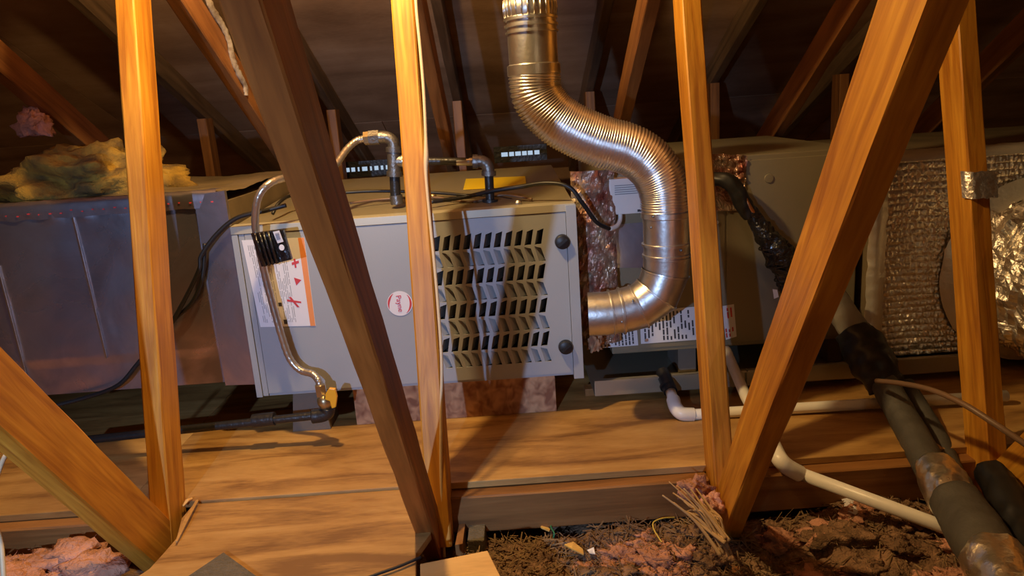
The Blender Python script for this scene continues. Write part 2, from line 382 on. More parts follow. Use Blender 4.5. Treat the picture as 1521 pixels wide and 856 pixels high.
tag(mb.build('straw_debris', M['fibre']), 'dry straw and splinters matted on the insulation below the walkway', 'debris', kind='stuff')

# ================================================================== TRUSSES
s54, c54 = math.sin(R(54)), math.cos(R(54))
TRUSS = [
    (-1.35, 'roof truss at far left, its sloping rear web showing above the foil duct'),
    (-.762, 'roof truss with leaning post and thick diagonal meeting at the lower left, orange lit wood'),
    (-.191, 'middle roof truss, its shaded diagonal crossing before the furnace, cream cable on its post'),
    (.414, 'roof truss whose post and broad orange diagonal form a V beside the vent pipe'),
    (.982, 'roof truss standing before the crinkled foil plenum, foil stuck on its post'),
    (1.57, 'roof truss at far right, only a faint sloping web in the dark corner')]
POST = {}
for x, lab in TRUSS:
    t = thing('roof_truss', (x, 1.41, -.19), lab, 'roof truss')
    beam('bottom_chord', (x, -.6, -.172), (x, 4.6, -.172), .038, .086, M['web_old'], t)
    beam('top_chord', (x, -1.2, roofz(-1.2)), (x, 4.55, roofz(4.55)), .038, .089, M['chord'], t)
    near = abs(x) < 1.3
    if near:
        y0 = 1.408
        POST[x] = y0
        wp = .047 if x == -.191 else .041
        xo = x + (.006 if x == -.191 else 0)
        o = beam('post', (xo, y0, -.103), (xo, y0 + .235 * 1.62, -.103 + .972 * 1.62), wp, .080, M['web'], t)
        L = 2.6; yb = 1.415
        dw, dd = {-.762: (.040, .098), -.191: (.035, .082), .414: (.038, .084), .982: (.040, .085)}[x]
        bx, tx = {-.762: (0, 0), -.191: (-.012, -.016), .414: (.004, -.050), .982: (0, 0)}[x]
        beam('diagonal_web', (x + bx, yb, -.112), (x + tx, yb - c54 * L, -.112 + s54 * L), dw, dd, M['web_shaded'] if x == -.191 else M['web'], t, cut0=-.45)
    if near:
        ym = 1.79
    else: ym = 1.70
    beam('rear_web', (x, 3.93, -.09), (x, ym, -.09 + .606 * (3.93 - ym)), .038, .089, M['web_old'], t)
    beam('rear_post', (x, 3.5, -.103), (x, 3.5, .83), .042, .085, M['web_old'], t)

# ================================================================== FURNACE
YF = 1.78
FX0, FX1, FZ0, FZ1 = -.665, .163, .114, .547
fu = thing('furnace', (-.25, 2.1, .10), 'grey horizontal gas furnace with chevron louvres and round red and white sticker', 'furnace')
def zt(y): return FZ1 + (y - YF) * .048
yb = 2.55
# casing: open front box with a near-black sheet for the shade inside
mb = MB()
def hexa(mb, x0, x1, y0, y1, z0a, z0b, z1a, z1b):
    return mb.add([(x0, y0, z0a), (x1, y0, z0a), (x1, y1, z0b), (x0, y1, z0b), (x0, y0, z1a), (x1, y0, z1a), (x1, y1, z1b), (x0, y1, z1b)],
                  [(0, 3, 2, 1), (4, 5, 6, 7), (0, 1, 5, 4), (1, 2, 6, 5), (2, 3, 7, 6), (3, 0, 4, 7)])
th = .004
hexa(mb, FX0, FX1, YF + .012, yb, zt(YF) - th, zt(yb) - th, zt(YF), zt(yb))
hexa(mb, FX0, FX1, YF + .012, yb, FZ0, FZ0, FZ0 + th, FZ0 + th)
hexa(mb, FX0, FX0 + th, YF + .012, yb, FZ0 + th, FZ0 + th, zt(YF) - th, zt(yb) - th)
hexa(mb, FX1 - th, FX1, YF + .012, yb, FZ0 + th, FZ0 + th, zt(YF) - th, zt(yb) - th)
hexa(mb, FX0, FX1, yb, yb + th, FZ0, FZ0, zt(yb), zt(yb))
mb.build('casing', M['coil'], fu)
MB().box((FX0 + .02, YF + .075, FZ0 + .01), (FX1 - .01, YF + .08, FZ1 - .015)).build('inner_shade_sheet', M['shade_in'], fu)  # near-black sheet behind the slots stands in for the cabinet's inner shade
# front trims
hexa(MB(), FX0 - .002, FX1 + .002, YF - .004, YF + .03, FZ1 - .017, FZ1 - .017, FZ1 + .002, FZ1 + .004).build('top_trim', M['cream'], fu, bevel=.001)
MB().box((FX0 - .002, YF - .003, FZ0 - .004), (FX0 + .013, YF + .03, FZ1 - .018)).build('side_trim', M['paint'], fu, bevel=.001)
MB().box((FX0 + .0145, YF - .001, FZ0 - .002), (FX0 + .028, YF + .03, FZ1 - .018)).build('side_trim', M['paint'], fu, bevel=.001)
MB().box((FX1 - .021, YF - .006, FZ0 - .012), (FX1 + .004, YF + .03, FZ1 - .001)).build('side_trim', M['paint'], fu, bevel=.001)
MB().box((FX0 + .03, YF + .0, FZ0 - .002), (FX1 - .022, YF + .03, FZ0 + .004)).build('bottom_flange', M['paint'], fu)
# solid access panel and louvred panel with real openings
c0 = P(800.8, 351.9, YF); c1 = P(663, 359, YF); dx = (c0.x - c1.x) / 9
XS = c0.x + dx / 2 - 11 * dx - .008
MB().box((FX0 + .029, YF - .002, FZ0 + .004), (XS, YF + .004, FZ1 - .018)).build('access_panel', M['paint'], fu, bevel=.0012)
lp_z0, lp_z1, lp_x0, lp_x1 = FZ0 + .004, FZ1 - .018, XS + .002, FX1 - .022
c0 = P(800.8, 351.9, YF); c1 = P(663, 359, YF); dx = (c0.x - c1.x) / 9
rowp = [P(800.8, 351.9, YF), P(801.8, 402.7, YF), P(804, 453.6, YF), P(808, 503.7, YF)]
rz = [c0.z - .0865 * i for i in range(4)]; rx = [rowp[0].x] * 4
NC = 11; gx1 = c0.x + dx / 2; gx0 = gx1 - NC * dx
hh = .0205                                   # half height of a slot cell
mb = MB(); yv = YF - .002
def q4(x0, x1, z0, z1): mb.quad((x0, yv, z0), (x1, yv, z0), (x1, yv, z1), (x0, yv, z1))
def cell(cx, cz, hz, w2, sl):               # cell with a slanted hole: bottom and top edges shifted by -sl / +sl
    o = [(cx - dx/2, cz - hh), (cx + dx/2, cz - hh), (cx + dx/2, cz + hh), (cx - dx/2, cz + hh)]
    i = [(cx - w2 - sl, cz - hz), (cx + w2 - sl, cz - hz), (cx + w2 + sl, cz + hz + .002), (cx - w2 + sl, cz + hz - .003)]
    if sl < 0: i[2], i[3] = (cx + w2 + sl, cz + hz - .003), (cx - w2 + sl, cz + hz + .002)
    for k in range(4):
        a, b, c, d = o[k], o[(k+1) % 4], i[(k+1) % 4], i[k]
        mb.quad((a[0], yv, a[1]), (b[0], yv, b[1]), (c[0], yv, c[1]), (d[0], yv, d[1]))
        mb.quad((d[0], yv, d[1]), (c[0], yv, c[1]), (c[0], yv + .004, c[1]), (d[0], yv + .004, d[1]))
    return i
flaps = []; bands = []
for r_ in range(4):
    for up in (0, 1):
        cz = rz[r_] - (.0425 if up else 0)
        bands.append((cz - hh, cz + hh))
        for k in range(NC):
            cx = gx0 + dx * (k + .5)
            i = cell(cx, cz, .0182, dx * .32, dx * (.155 if not up else -.19))
            flaps.append((up, i))
edges = sorted(bands)
zc = lp_z0
for a, b in edges:
    q4(gx0, gx1, zc, a); zc = b
q4(gx0, gx1, zc, lp_z1)
if gx0 > lp_x0: q4(lp_x0, gx0, lp_z0, lp_z1)
q4(gx1, lp_x1, lp_z0, lp_z1)
n0 = len(mb.v)
lv = mb.build('louvred_panel', M['paint'], fu)
proto = {}
for up, i in flaps:
    cx, cz = (i[0][0] + i[2][0]) / 2, (i[0][1] + i[2][1]) / 2
    if up not in proto:
        pts = [(a - cx, b - cz) for a, b in i]
        din = .013 if up else .048
        m_ = MB().slab([(pts[0][0], .000, pts[0][1]), (pts[1][0], din, pts[1][1]), (pts[2][0], din * (1 if up else 1), pts[2][1]), (pts[3][0], .0, pts[3][1])], (0, .0012, 0))
        me = bpy.data.meshes.new('louvre'); me.from_pydata(m_.v, [], m_.f); me.materials.append(M['paint']); proto[up] = me
    o = bpy.data.objects.new('louvre', proto[up]); COL.objects.link(o); o.parent = lv; o.matrix_parent_inverse = PINV[lv.name]
    o.location = (cx, YF - .0005, cz)
# knobs
def knob(px, py):
    c = P(px, py, YF - .004); r = .0185
    k = MB().tube([c, c + Vector((0, -.004, 0)), c + Vector((0, -.012, 0)), c + Vector((0, -.014, 0))], [r, r, r * .93, r * .80], 24).build('door_knob', M['black'], fu, smooth=True, autos=True)
    v = Vector((.75, 0, .55)).normalized(); n = Vector((-v.z, 0, v.x)); b = c + Vector((0, -.014, 0))
    MB().slab([b - v * r * .72 - n * .003, b + v * r * .72 - n * .003, b + v * r * .72 + n * .003, b - v * r * .72 + n * .003], (0, -.004, 0)).build('grip_bar', M['black'], k)
knob(835, 359); knob(840, 515)
# furnace stickers
yl = YF - .0026
def onF(px, py, y=yl): p = P(px, py, y); return p
lb = [onF(359, 357), onF(452, 353), onF(469, 484), onF(387, 486)]
lab = MB().slab(lb, (0, -.0006, 0)).build('instruction_label', M['paper'], fu)
def strip(a, b, c, d, m, name, lift=.0009, parent=None): return MB().slab([a, b, c, d], (0, -.0004, 0)).build(name, M[m], parent)
def bil(u, v, y=yl - .0008, L=lb):
    a = L[0].lerp(L[1], u); b = L[3].lerp(L[2], u); p = a.lerp(b, v); return Vector((p.x, y, p.z))
strip(bil(.90, .0), bil(.995, .0), bil(.995, 1), bil(.905, 1), 'orange', 'orange_band', parent=lab)
mb = MB()
for k in range(20):                          # lines of print running along the label
    u = .08 + .030 * k if k < 20 else 0
    if .40 < u < .46: continue
    v = .06
    while v < .93:
        l = random.uniform(.05, .16)
        if random.random() < .8: mb.slab([bil(u, v), bil(u + .010, v), bil(u + .010, min(.95, v + l)), bil(u, min(.95, v + l))], (0, -.0002, 0))
        v += l + .015
tag(mb.build('print', M['greyink'], lab), kind='stuff')
MB().slab([bil(.74, .44), bil(.86, .47), bil(.76, .53)], (0, -.0004, 0)).build('red_symbol', M['red'], lab)
MB().slab([bil(.74, .27), bil(.86, .25), bil(.86, .28), bil(.74, .30)], (0, -.0004, 0)).slab([bil(.78, .23), bil(.81, .23), bil(.81, .33), bil(.78, .33)], (0, -.0005, 0)).build('red_symbol', M['red'], lab)
MB().slab([bil(.56, .685), bil(.80, .715), bil(.80, .735), bil(.56, .71)], (0, -.0004, 0)).slab([bil(.60, .66), bil(.64, .66), bil(.76, .78), bil(.72, .78)], (0, -.0005, 0)).build('red_symbol', M['red'], lab)
MB().slab([bil(.40, .72), bil(.46, .72), bil(.46, .76), bil(.40, .76)], (0, -.0004, 0)).build('dark_symbol', M['ink'], lab)
MB().slab([bil(.44, .92), bil(.50, .92), bil(.50, .97), bil(.44, .97)], (0, -.0004, 0)).build('dark_symbol', M['ink'], lab)
# round sticker
sc = onF(594, 451); sr = .0315
mb = MB(); mb.slab([sc + Vector((math.cos(a) * sr, 0, math.sin(a) * sr)) for a in [2 * math.pi * k / 40 for k in range(40)]], (0, -.0006, 0))
st = mb.build('round_sticker', M['paper'], fu)
mb = MB()
for a0, a1, w0, w1, o_ in ((R(118), R(205), .0018, .0050, .95), (R(-62), R(48), .0052, .0014, .93)):
    for k in range(16):
        a, b = a0 + (a1 - a0) * k / 16, a0 + (a1 - a0) * (k + 1) / 16
        wa = w0 + (w1 - w0) * math.sin(math.pi * k / 16) if 0 else .0006 + .0046 * math.sin(math.pi * (k + .001) / 16); wb = .0006 + .0046 * math.sin(math.pi * (k + 1) / 16)
        f = lambda an, r: Vector((sc.x + math.cos(an) * r, yl - .0008, sc.z + math.sin(an) * r))
        mb.slab([f(a, sr * o_), f(b, sr * o_), f(b, sr * o_ - wb), f(a, sr * o_ - wa)], (0, -.0003, 0))
mb.build('red_arc', M['red'], st)
def text(s, loc, size, rot, m, parent, name='lettering', ext=.0003):
    c = bpy.data.curves.new('t', 'FONT'); c.body = s; c.size = size; c.extrude = ext; c.align_x = 'CENTER'; c.align_y = 'CENTER'
    t = bpy.data.objects.new('t', c); COL.objects.link(t); bpy.context.view_layer.update()
    me = bpy.data.meshes.new_from_object(t.evaluated_get(bpy.context.evaluated_depsgraph_get())); bpy.data.objects.remove(t)
    me.materials.clear(); me.materials.append(m); mw = Matrix.Translation(loc) @ Matrix.Rotation(rot, 4, 'Y') @ Matrix.Rotation(R(90), 4, 'X')
    me.transform(mw.to_3x3().to_4x4())
    o = new_obj(name, me, parent); o.location = loc; return o
text('Payne', Vector((sc.x - .001, yl - .0012, sc.z)), .0185, R(86), M['red'], st)
# yellow warning strip and small fittings on the top
def onT(px, py, lift=0):                     # a point on the sloping top of the furnace
    d = ray(px, py); o = Vector((0, 0, CAM_H)); t = (FZ1 - YF * .048 + lift - o.z) / (d.z - .048 * d.y); return o + d * t
y1_, y2_, y3_, y4_ = onT(688, 282, .001), onT(782, 277, .001), onT(780, 262, .001), onT(692, 266, .001)
MB().slab([y1_, y2_, y3_, y4_], (0, 0, .0006)).build('warning_strip', M['ylabel'], fu)
for (px, py) in ((770, 303), (446, 311)):
    c = onT(px, py); MB().tube([c, c + Vector((0, 0, .004)), c + Vector((0, 0, .009))], [.009, .009, .005], 8).build('screw', M['galv'], fu)
c = onT(643, 296); MB().sphere(c + Vector((0, 0, .006)), .011, 2, .3, 30).build('grommet', M['brass'], fu, smooth=True)

# supports beneath
def block(name, x0, x1, y0, y1, z0, z1, m, lab_, cat, taper=0):
    mb = MB().add([(x0 - taper, y0, z0), (x1 + taper, y0, z0), (x1 + taper, y1, z0), (x0 - taper, y1, z0), (x0, y0, z1), (x1, y0, z1), (x1, y1, z1), (x0, y1, z1)],
                  [(0, 3, 2, 1), (4, 5, 6, 7), (0, 1, 5, 4), (1, 2, 6, 5), (2, 3, 7, 6), (3, 0, 4, 7)])
    return tag(mb.build(name, m, bevel=.002), lab_, cat)
block('support_foot', -.582, -.512, 1.80, 1.90, .0, .111, M['concrete'], 'small grey tapered support foot under the left end of the furnace', 'support', .015)
block('strand_board_block', -.432, .095, 1.815, 2.25, .0, .111, M['osb'], 'reddish strand board packing block under the middle of the furnace', 'block')

# ================================================================== LEFT FOIL DUCT
DX0, DX1, DY0, DY1, DZ0, DZ1 = -1.95, -.672, 1.795, 2.50, .150, .632
dl = thing('foil_duct', (-1.3, 2.1, .15), 'shiny flat foil faced duct running from the furnace to the left', 'duct')
mb = MB(); n1, n2 = 110, 44
for j in range(n2 + 1):
    for i in range(n1 + 1):
        x = DX0 + (DX1 - DX0) * i / n1; z = DZ0 + (DZ1 - DZ0) * j / n2
        e = .0035 * noise.noise(Vector((x * 4, z * 4, 1))) + .0010 * noise.noise(Vector((x * 16, z * 14, 7)))
        if j > n2 - 4: e += .006 * noise.noise(Vector((x * 26, z * 30, 3)))
        if j < 8: e += .0025
        mb.v.append(Vector((x, DY0 + e, z)))
for j in range(n2):
    for i in range(n1):
        a = j * (n1 + 1) + i; mb.f.append((a, a + 1, a + n1 + 2, a + n1 + 1))
mb.build('front_sheet', M['foil'], dl, smooth=True)
MB().box((DX0, DY0 + .006, DZ0), (DX1, DY1, DZ1 - .022)).build('duct_body', M['ductboard'], dl)
mb = MB(); n1, n2 = 70, 40
for j in range(n2 + 1):
    for i in range(n1 + 1):
        x = DX0 + (DX1 - DX0) * i / n1; y = DY0 - .004 + (DY1 - DY0) * j / n2
        mb.v.append(Vector((x, y, DZ1 + .010 * noise.noise(Vector((x * 5, y * 5, 2))) + .004 * noise.noise(Vector((x * 19, y * 19, 2))) - (.006 if j == 0 else 0))))
for j in range(n2):
    for i in range(n1):
        a = j * (n1 + 1) + i; mb.f.append((a, a + 1, a + n1 + 2, a + n1 + 1))
mb.build('top_sheet', M['ductboard'], dl, smooth=True)
for (a, b) in (((103, 302), (158, 532)), ((-4, 395), (42, 572))):
    p0, p1 = P(*a, DY0 - .002), P(*b, DY0 - .002)
    MB().slab([p0 + Vector((-.0035, 0, 0)), p0 + Vector((.0035, -.004, 0)), p1 + Vector((.0035, -.004, 0)), p1 + Vector((-.0035, 0, 0))], (0, .004, 0)).build('standing_seam', M['galv'], dl)
MB().add([(DX1 - .075, DY0 - .004, DZ0 - .006), (DX1 + .003, DY0 - .012, DZ0 - .006), (DX1 + .003, DY0 - .012, DZ1 + .004), (DX1 - .075, DY0 - .004, DZ1 - .002),
          (DX1 - .075, DY0 - .002, DZ0 - .006), (DX1 + .003, DY0 + .002, DZ0 - .006), (DX1 + .003, DY0 + .002, DZ1 + .004), (DX1 - .075, DY0 - .002, DZ1 - .002)],
         [(0, 1, 2, 3), (4, 7, 6, 5), (0, 4, 5, 1), (1, 5, 6, 2), (2, 6, 7, 3), (3, 7, 4, 0)]).build('end_flange', M['foil'], dl)
# foil tape with faint red print along the top edge
mb = MB(); n = 90
for i in range(n + 1):
    x = DX0 + (DX1 - .02 - DX0) * i / n
    for j, (dy, dz) in enumerate(((.05, .006), (-.002, .008), (-.007, -.002), (-.006, -.020), (-.005, -.034))):
        w_ = .004 * noise.noise(Vector((x * 30, j * 2, 5)))
        mb.v.append(Vector((x, DY0 + dy + w_ * .4, DZ1 + dz + w_)))
for i in range(n):
    for j in range(4): a = i * 5 + j; mb.f.append((a, a + 1, a + 6, a + 5))
mb.build('edge_tape', M['foil'], dl, smooth=True)
mb = MB()
for k in range(46):
    x = DX0 + .1 + k * .026; l = random.uniform(.002, .007); z = DZ1 - .018 + random.uniform(-.004, .004)
    mb.slab([(x, DY0 - .0085, z), (x + l, DY0 - .0085, z), (x + l, DY0 - .0085, z - .003), (x, DY0 - .0085, z - .003)], (0, -.0004, 0))
tag(mb.build('red_tape_print', M['red'], dl), kind='stuff')

# torn yellow fibreglass on the duct top
def lump(name, c, sx, sy, sz, m, lab_, cat, seed=0, rough=.5, sub=5):
    mb = MB(); bm = bmesh.new(); bmesh.ops.create_icosphere(bm, subdivisions=sub, radius=1); c = Vector(c)
    for v in bm.verts:
        d = v.co.normalized(); q = 1 + rough * noise.fractal(d * 1.9 + Vector((seed, seed, 0)), 1, 2, 6) + .06 * noise.noise(d * 17)
        mb.v.append(c + Vector((d.x * q * sx, d.y * q * sy, max(d.z, -.35) * q * sz)))
    mb.f = [tuple(v.index for v in f.verts) for f in bm.faces]; bm.free()
    return tag(mb.build(name, m, smooth=True), lab_, cat)
c = PZ(150, 268, .66); lump('yellow_insulation_batt', (c.x, 2.12, .648), .22, .17, .105, M['fyellow'], 'torn yellow fibreglass lying on top of the left foil duct', 'insulation', 3, .55)
c = PX(52, 190, -1.36); lump('pink_insulation_scrap', c, .045, .05, .055, M['pinkpale'], 'pale pink fibreglass scrap caught on the dark sloping timber at upper left', 'insulation', 8, .5, 4)

# ================================================================== COIL CABINET (right of the furnace)
cc = thing('coil_cabinet', (.62, 2.2, .11), 'olive grey coil cabinet behind the vent pipe, between furnace and foil plenum', 'cabinet')
CY, CX0, CX1, CZ0, CZ1 = 1.93, .262, .925, .106, .622
hexa(MB(), CX0, CX1, CY, 2.62, CZ0, CZ0, CZ1, CZ1 + .006).build('cabinet_body', M['coil'], cc, bevel=.003)
MB().box((CX0 + .004, CY - .003, CZ0 + .012), (.572, CY + .002, .594)).build('side_panel', M['coil'], cc, bevel=.001)
MB().box((.576, CY - .004, CZ0 + .012), (CX1 - .004, CY + .002, .608)).build('front_panel', M['coil'], cc, bevel=.001)
c = P(1142, 265, CY - .004)
MB().tube([c, c + Vector((0, -.003, 0)), c + Vector((0, -.0032, 0))], [.012, .011, .008], 20).build('knockout', M['coil'], cc, smooth=True, autos=True)
for (px, py) in ((918, 395), (1065, 330), (960, 505)):
    c = P(px, py, CY - .004); MB().tube([c, c + Vector((0, -.004, 0))], .005, 6).build('screw', M['galv'], cc)
# labels on the cabinet
def label(parent, pts, m='paper', lines=0, vert=True, name='label', y=None, mi='ink'):
    L = [P(a, b, CY - .0042) for a, b in pts]
    o = MB().slab(L, (0, -.0006, 0)).build(name, M[m], parent)
    if lines:
        mb = MB()
        for k in range(lines):
            u = .06 + .88 * k / lines; v = .08
            while v < .9:
                l = random.uniform(.08, .3)
                if random.random() < .8:
                    e = .45 * .88 / lines
                    f = (lambda a, b: bil(a, b, CY - .0052, L)) if vert else (lambda a, b: bil(b, a, CY - .0052, L))
                    mb.slab([f(u, v), f(u + e, v), f(u + e, min(.94, v + l)), f(u, min(.94, v + l))], (0, -.0002, 0))
                v += l + .03
        tag(mb.build('print', M[mi], o), kind='stuff')
    return o
label(cc, [(950, 462), (1042, 455), (1046, 504), (952, 511)], 'paper', 15)
label(cc, [(893, 492), (946, 487), (948, 513), (895, 517)], 'paper', 9)
label(cc, [(1072, 455), (1090, 452), (1094, 500), (1078, 505)], 'paper', 3, mi='red')
label(cc, [(903, 335), (958, 330), (958, 398), (903, 398)], 'foil', 0, name='data_plate')
# foil and film patch where the tubing leaves
mb = MB(); L = [P(1058, 228, CY - .008), P(1110, 231, CY - .008), P(1104, 312, CY - .008), P(1060, 314, CY - .008)]
n1, n2 = 22, 30
for j in range(n2 + 1):
    for i in range(n1 + 1):
        p = bil(i / n1, j / n2, CY - .007, L); e = .010 * noise.fractal(Vector((p.x * 40, p.z * 40, 3)), 1, 2, 4); p.y -= abs(e); mb.v.append(p + Vector((e * .2, 0, e * .2)))
for j in range(n2):
    for i in range(n1): a = j * (n1 + 1) + i; mb.f.append((a, a + 1, a + n1 + 2, a + n1 + 1))
mb.build('foil_patch', M['film'], cc)
# white control box
cb = thing('control_box', P(930, 315, 1.90), 'small white plastic control box with vents on the coil cabinet, left of the vent pipe', 'control box')
a, b = P(903, 266, 1.90), P(958, 315, 1.90)
MB().box((a.x, 1.885, b.z), (b.x + .01, CY - .004, a.z)).build('housing', M['white'], cb, bevel=.003)
mb = MB()
for k in range(5):
    z = a.z - .018 - k * .0055; mb.box((a.x + .014, 1.8836, z), (b.x - .006, 1.8848, z + .002))
mb.build('vent_slots', M['greyink'], cb)
MB().box((b.x - .022, 1.8836, b.z + .004), (b.x - .006, 1.8848, b.z + .010)).build('badge', M['ink'], cb)
pth = spline([P(921, 315, 1.90), P(921, 327, 1.89), P(916, 336, 1.87), P(906, 340, 1.85)], 6)
MB().tube(pth, .0058, 10).build('cable_gland', M['white'], cb, smooth=True)
c = P(936, 263, 1.89); MB().tube([c, c + Vector((0, -.01, .012))], [.007, .004], 10).build('wire_nut', M['yellow'], cb, smooth=True)

# crumpled film and insulation closing the gap between furnace and cabinet
mb = MB(); n1, n2 = 26, 60
for j in range(n2 + 1):
    for i in range(n1 + 1):
        x = FX1 + .004 + (CX0 + .016 - FX1 - .004) * i / n1; z = .155 + (.615 - .155) * j / n2
        e = .022 * noise.fractal(Vector((x * 24, z * 20, 9)), 1, 2, 5)
        mb.v.append(Vector((x, 1.895 - abs(e) - .02 * math.sin(math.pi * i / n1), z)))
for j in range(n2):
    for i in range(n1): a = j * (n1 + 1) + i; mb.f.append((a, a + 1, a + n1 + 2, a + n1 + 1))
tag(mb.build('plastic_film', M['film']), 'crumpled clear film over red insulation between the furnace and coil cabinet', 'plastic film')
lump('insulation_scrap', P(884, 512, 1.84), .018, .02, .030, M['osb'], 'frayed yellowish insulation scrap under the vent outlet beside the furnace', 'insulation', 5, .7, 4)

# metal drain pan below the cabinet
dp = thing('drain_pan', (.7, 2.1, .01), 'low metal drain pan below the coil cabinet', 'drain pan')
for k, (x0, x1) in enumerate(((.20, .60), (.604, 1.22))):
    MB().box((x0, 1.842, .022), (x1, 1.852, .068)).build('pan_wall', M['pan'], dp, bevel=.002)
    MB().box((x0, 1.853, .022), (x1, 2.48, .027)).build('pan_base', M['pan'], dp)
    MB().box((x0, 1.832, .064), (x1, 1.8415, .069)).build('rim', M['pan'], dp)
block('timber_runner', .18, 1.25, 1.90, 1.94, -.0, .0215, M['board'], 'thin timber runner beneath the drain pan', 'timber')
block('cabinet_support', .45, .50, 1.96, 2.1, .0275, .105, M['concrete'], 'dim support block between the drain pan and the coil cabinet', 'support')
block('cabinet_support', .87, .91, 1.96, 2.1, .0275, .105, M['concrete'], 'dim support block under the right end of the coil cabinet, behind the broad orange diagonal', 'support')

# ================================================================== FOIL PLENUM
pl = thing('foil_plenum', (1.38, 2.2, .06), 'crinkled foil wrapped plenum at the right with a round duct takeoff', 'plenum')
PX0, PX1_, PZ0, PZ1 = .945, 1.85, .060, .588
mb = MB(); n1, n2 = 330, 300
for j in range(n2 + 1):
    for i in range(n1 + 1):
        x = PX0 + (PX1_ - PX0) * i / n1; z = PZ0 + (PZ1 - PZ0) * j / n2
        warp = .004 * noise.noise(Vector((x * 9, z * 9, 1)))
        rib = abs(math.sin((z + warp) / .0175 * math.pi)) ** .6
        e = .0055 * rib * (.6 + .8 * noise.noise(Vector((x * 10, z * 6, 8))) ** 2) + .0042 * noise.noise(Vector((x * 120, z * 60, 3))) + .006 * noise.noise(Vector((x * 6, z * 6, 5)))
        mb.v.append(Vector((x, 1.895 - e, z)))
for j in range(n2):
    for i in range(n1): a = j * (n1 + 1) + i; mb.f.append((a, a + 1, a + n1 + 2, a + n1 + 1))
mb.build('ribbed_wrap', M['foilwrap'], pl)
MB().box((PX0, 1.902, PZ0), (PX1_, 2.62, PZ1 + .012)).build('plenum_body', M['ductboard'], pl)
mb = MB(); n = 60
for j in range(n + 1):
    z = PZ0 + (PZ1 - PZ0) * j / n
    for k, x in enumerate((-.014, -.004, .008, .022, .036)):
        e = .004 * noise.noise(Vector((k * 2, z * 30, 6))); mb.v.append(Vector((PX0 + x + e, 1.900 - (.016, .022, .024, .020, .011)[k] - abs(e), z)))
for j in range(n):
    for k in range(4): a = j * 5 + k; mb.f.append((a, a + 1, a + 6, a + 5))
mb.build('corner_tape', M['foiltape'], pl, smooth=True)
mb = MB()
for i in range(61):
    x = PX0 + (PX1_ - PX0) * i / 60
    for k, (y, z) in enumerate(((1.96, .016), (1.90, .014), (1.886, .006), (1.884, -.006))):
        e = .003 * noise.noise(Vector((x * 30, k, 6))); mb.v.append(Vector((x, y + e, PZ1 + z + e)))
for i in range(60):
    for k in range(3): a = i * 4 + k; mb.f.append((a, a + 1, a + 5, a + 4))
mb.build('top_tape', M['foiltape'], pl, smooth=True)
# takeoff: tape ring and crinkled flex
tc_ = Vector((1.375, 1.89, .275)); TR = .205
mb = MB(); n = 72
for i in range(n):
    a = 2 * math.pi * i / n
    for k, (r_, y) in enumerate(((TR + .045, -.006), (TR + .028, -.014), (TR + .012, -.016), (TR - .002, -.028))):
        e = .006 * noise.noise(Vector((math.cos(a) * 4, math.sin(a) * 4, k * 1.5)))
        mb.v.append(tc_ + Vector((math.cos(a) * (r_ + e), y - .3 * abs(e), math.sin(a) * (r_ + e))))
for i in range(n):
    for k in range(3): a = i * 4 + k; b = ((i + 1) % n) * 4 + k; mb.f.append((a, b, b + 1, a + 1))
mb.build('tape_ring', M['foiltape'], pl, smooth=True)
pth = spline([tc_ + Vector((0, -.012, 0)), tc_ + Vector((.004, -.06, -.003)), tc_ + Vector((.035, -.13, -.02)), tc_ + Vector((.13, -.20, -.05)), tc_ + Vector((.32, -.24, -.10))], 14)
mb = MB(); seg = 120
t_ = []
mb.tube(pth, [TR * (1 - .02 * (i % 2)) for i in range(len(pth))], seg, cap=False)
for i, v in enumerate(mb.v):
    c = pth[i // seg]; d = (v - c).normalized()
    v += d * (.016 * noise.fractal(v * 17, 1, 2, 4) + .007 * noise.noise(v * 75))
mb.build('flexible_duct', M['foilwrap'], pl)

# ================================================================== VENT PIPE
RV = .054
vp = thing('vent_pipe', (.17, 1.70, .24), 'metal vent pipe rising in an S bend with corrugated middle from the furnace side', 'vent pipe')
YV = 1.70
up = [P(786, -60, YV), P(788, 10, YV), P(793, 100, YV)]
MB().tube(up, RV * 1.0, 32).build('upper_pipe', M['galv'], vp, smooth=True, autos=True)
for px, py, h, k in ((787, 12, .040, 1.05), (788, 28, .006, 1.09), (789, 38, .006, 1.09), (790, 48, .005, 1.08), (793, 104, .026, 1.09)):
    c = P(px, py, YV); t = (up[2] - up[1]).normalized()
    MB().tube([c - t * h / 2, c - t * h * .4, c + t * h * .4, c + t * h / 2], [RV * 1.0, RV * k, RV * k, RV * 1.0], 32).build('collar', M['galv'], vp, smooth=True, autos=True)
mb = MB(); t = (up[2] - up[1]).normalized(); sd_ = t.cross(Vector((0, 1, 0)))
for k in range(26):                        # crimps on the upper collar
    a = 2 * math.pi * k / 26; c = P(787, 12, YV); d = sd_ * math.cos(a) + Vector((0, 1, 0)) * math.sin(a)
    mb.tube([c + d * RV * 1.04 - t * .018, c + d * RV * 1.07, c + d * RV * 1.04 + t * .018], .0022, 6)
mb.build('crimped_band', M['galv'], vp, smooth=True)
ctl = [P(794, 108, YV), P(797, 140, YV), P(818, 170, YV), P(850, 192, YV), P(892, 210, YV), P(938, 224, YV), P(968, 246, YV), P(985, 278, YV), P(989, 312, YV)]
pth = spline(ctl, 60)
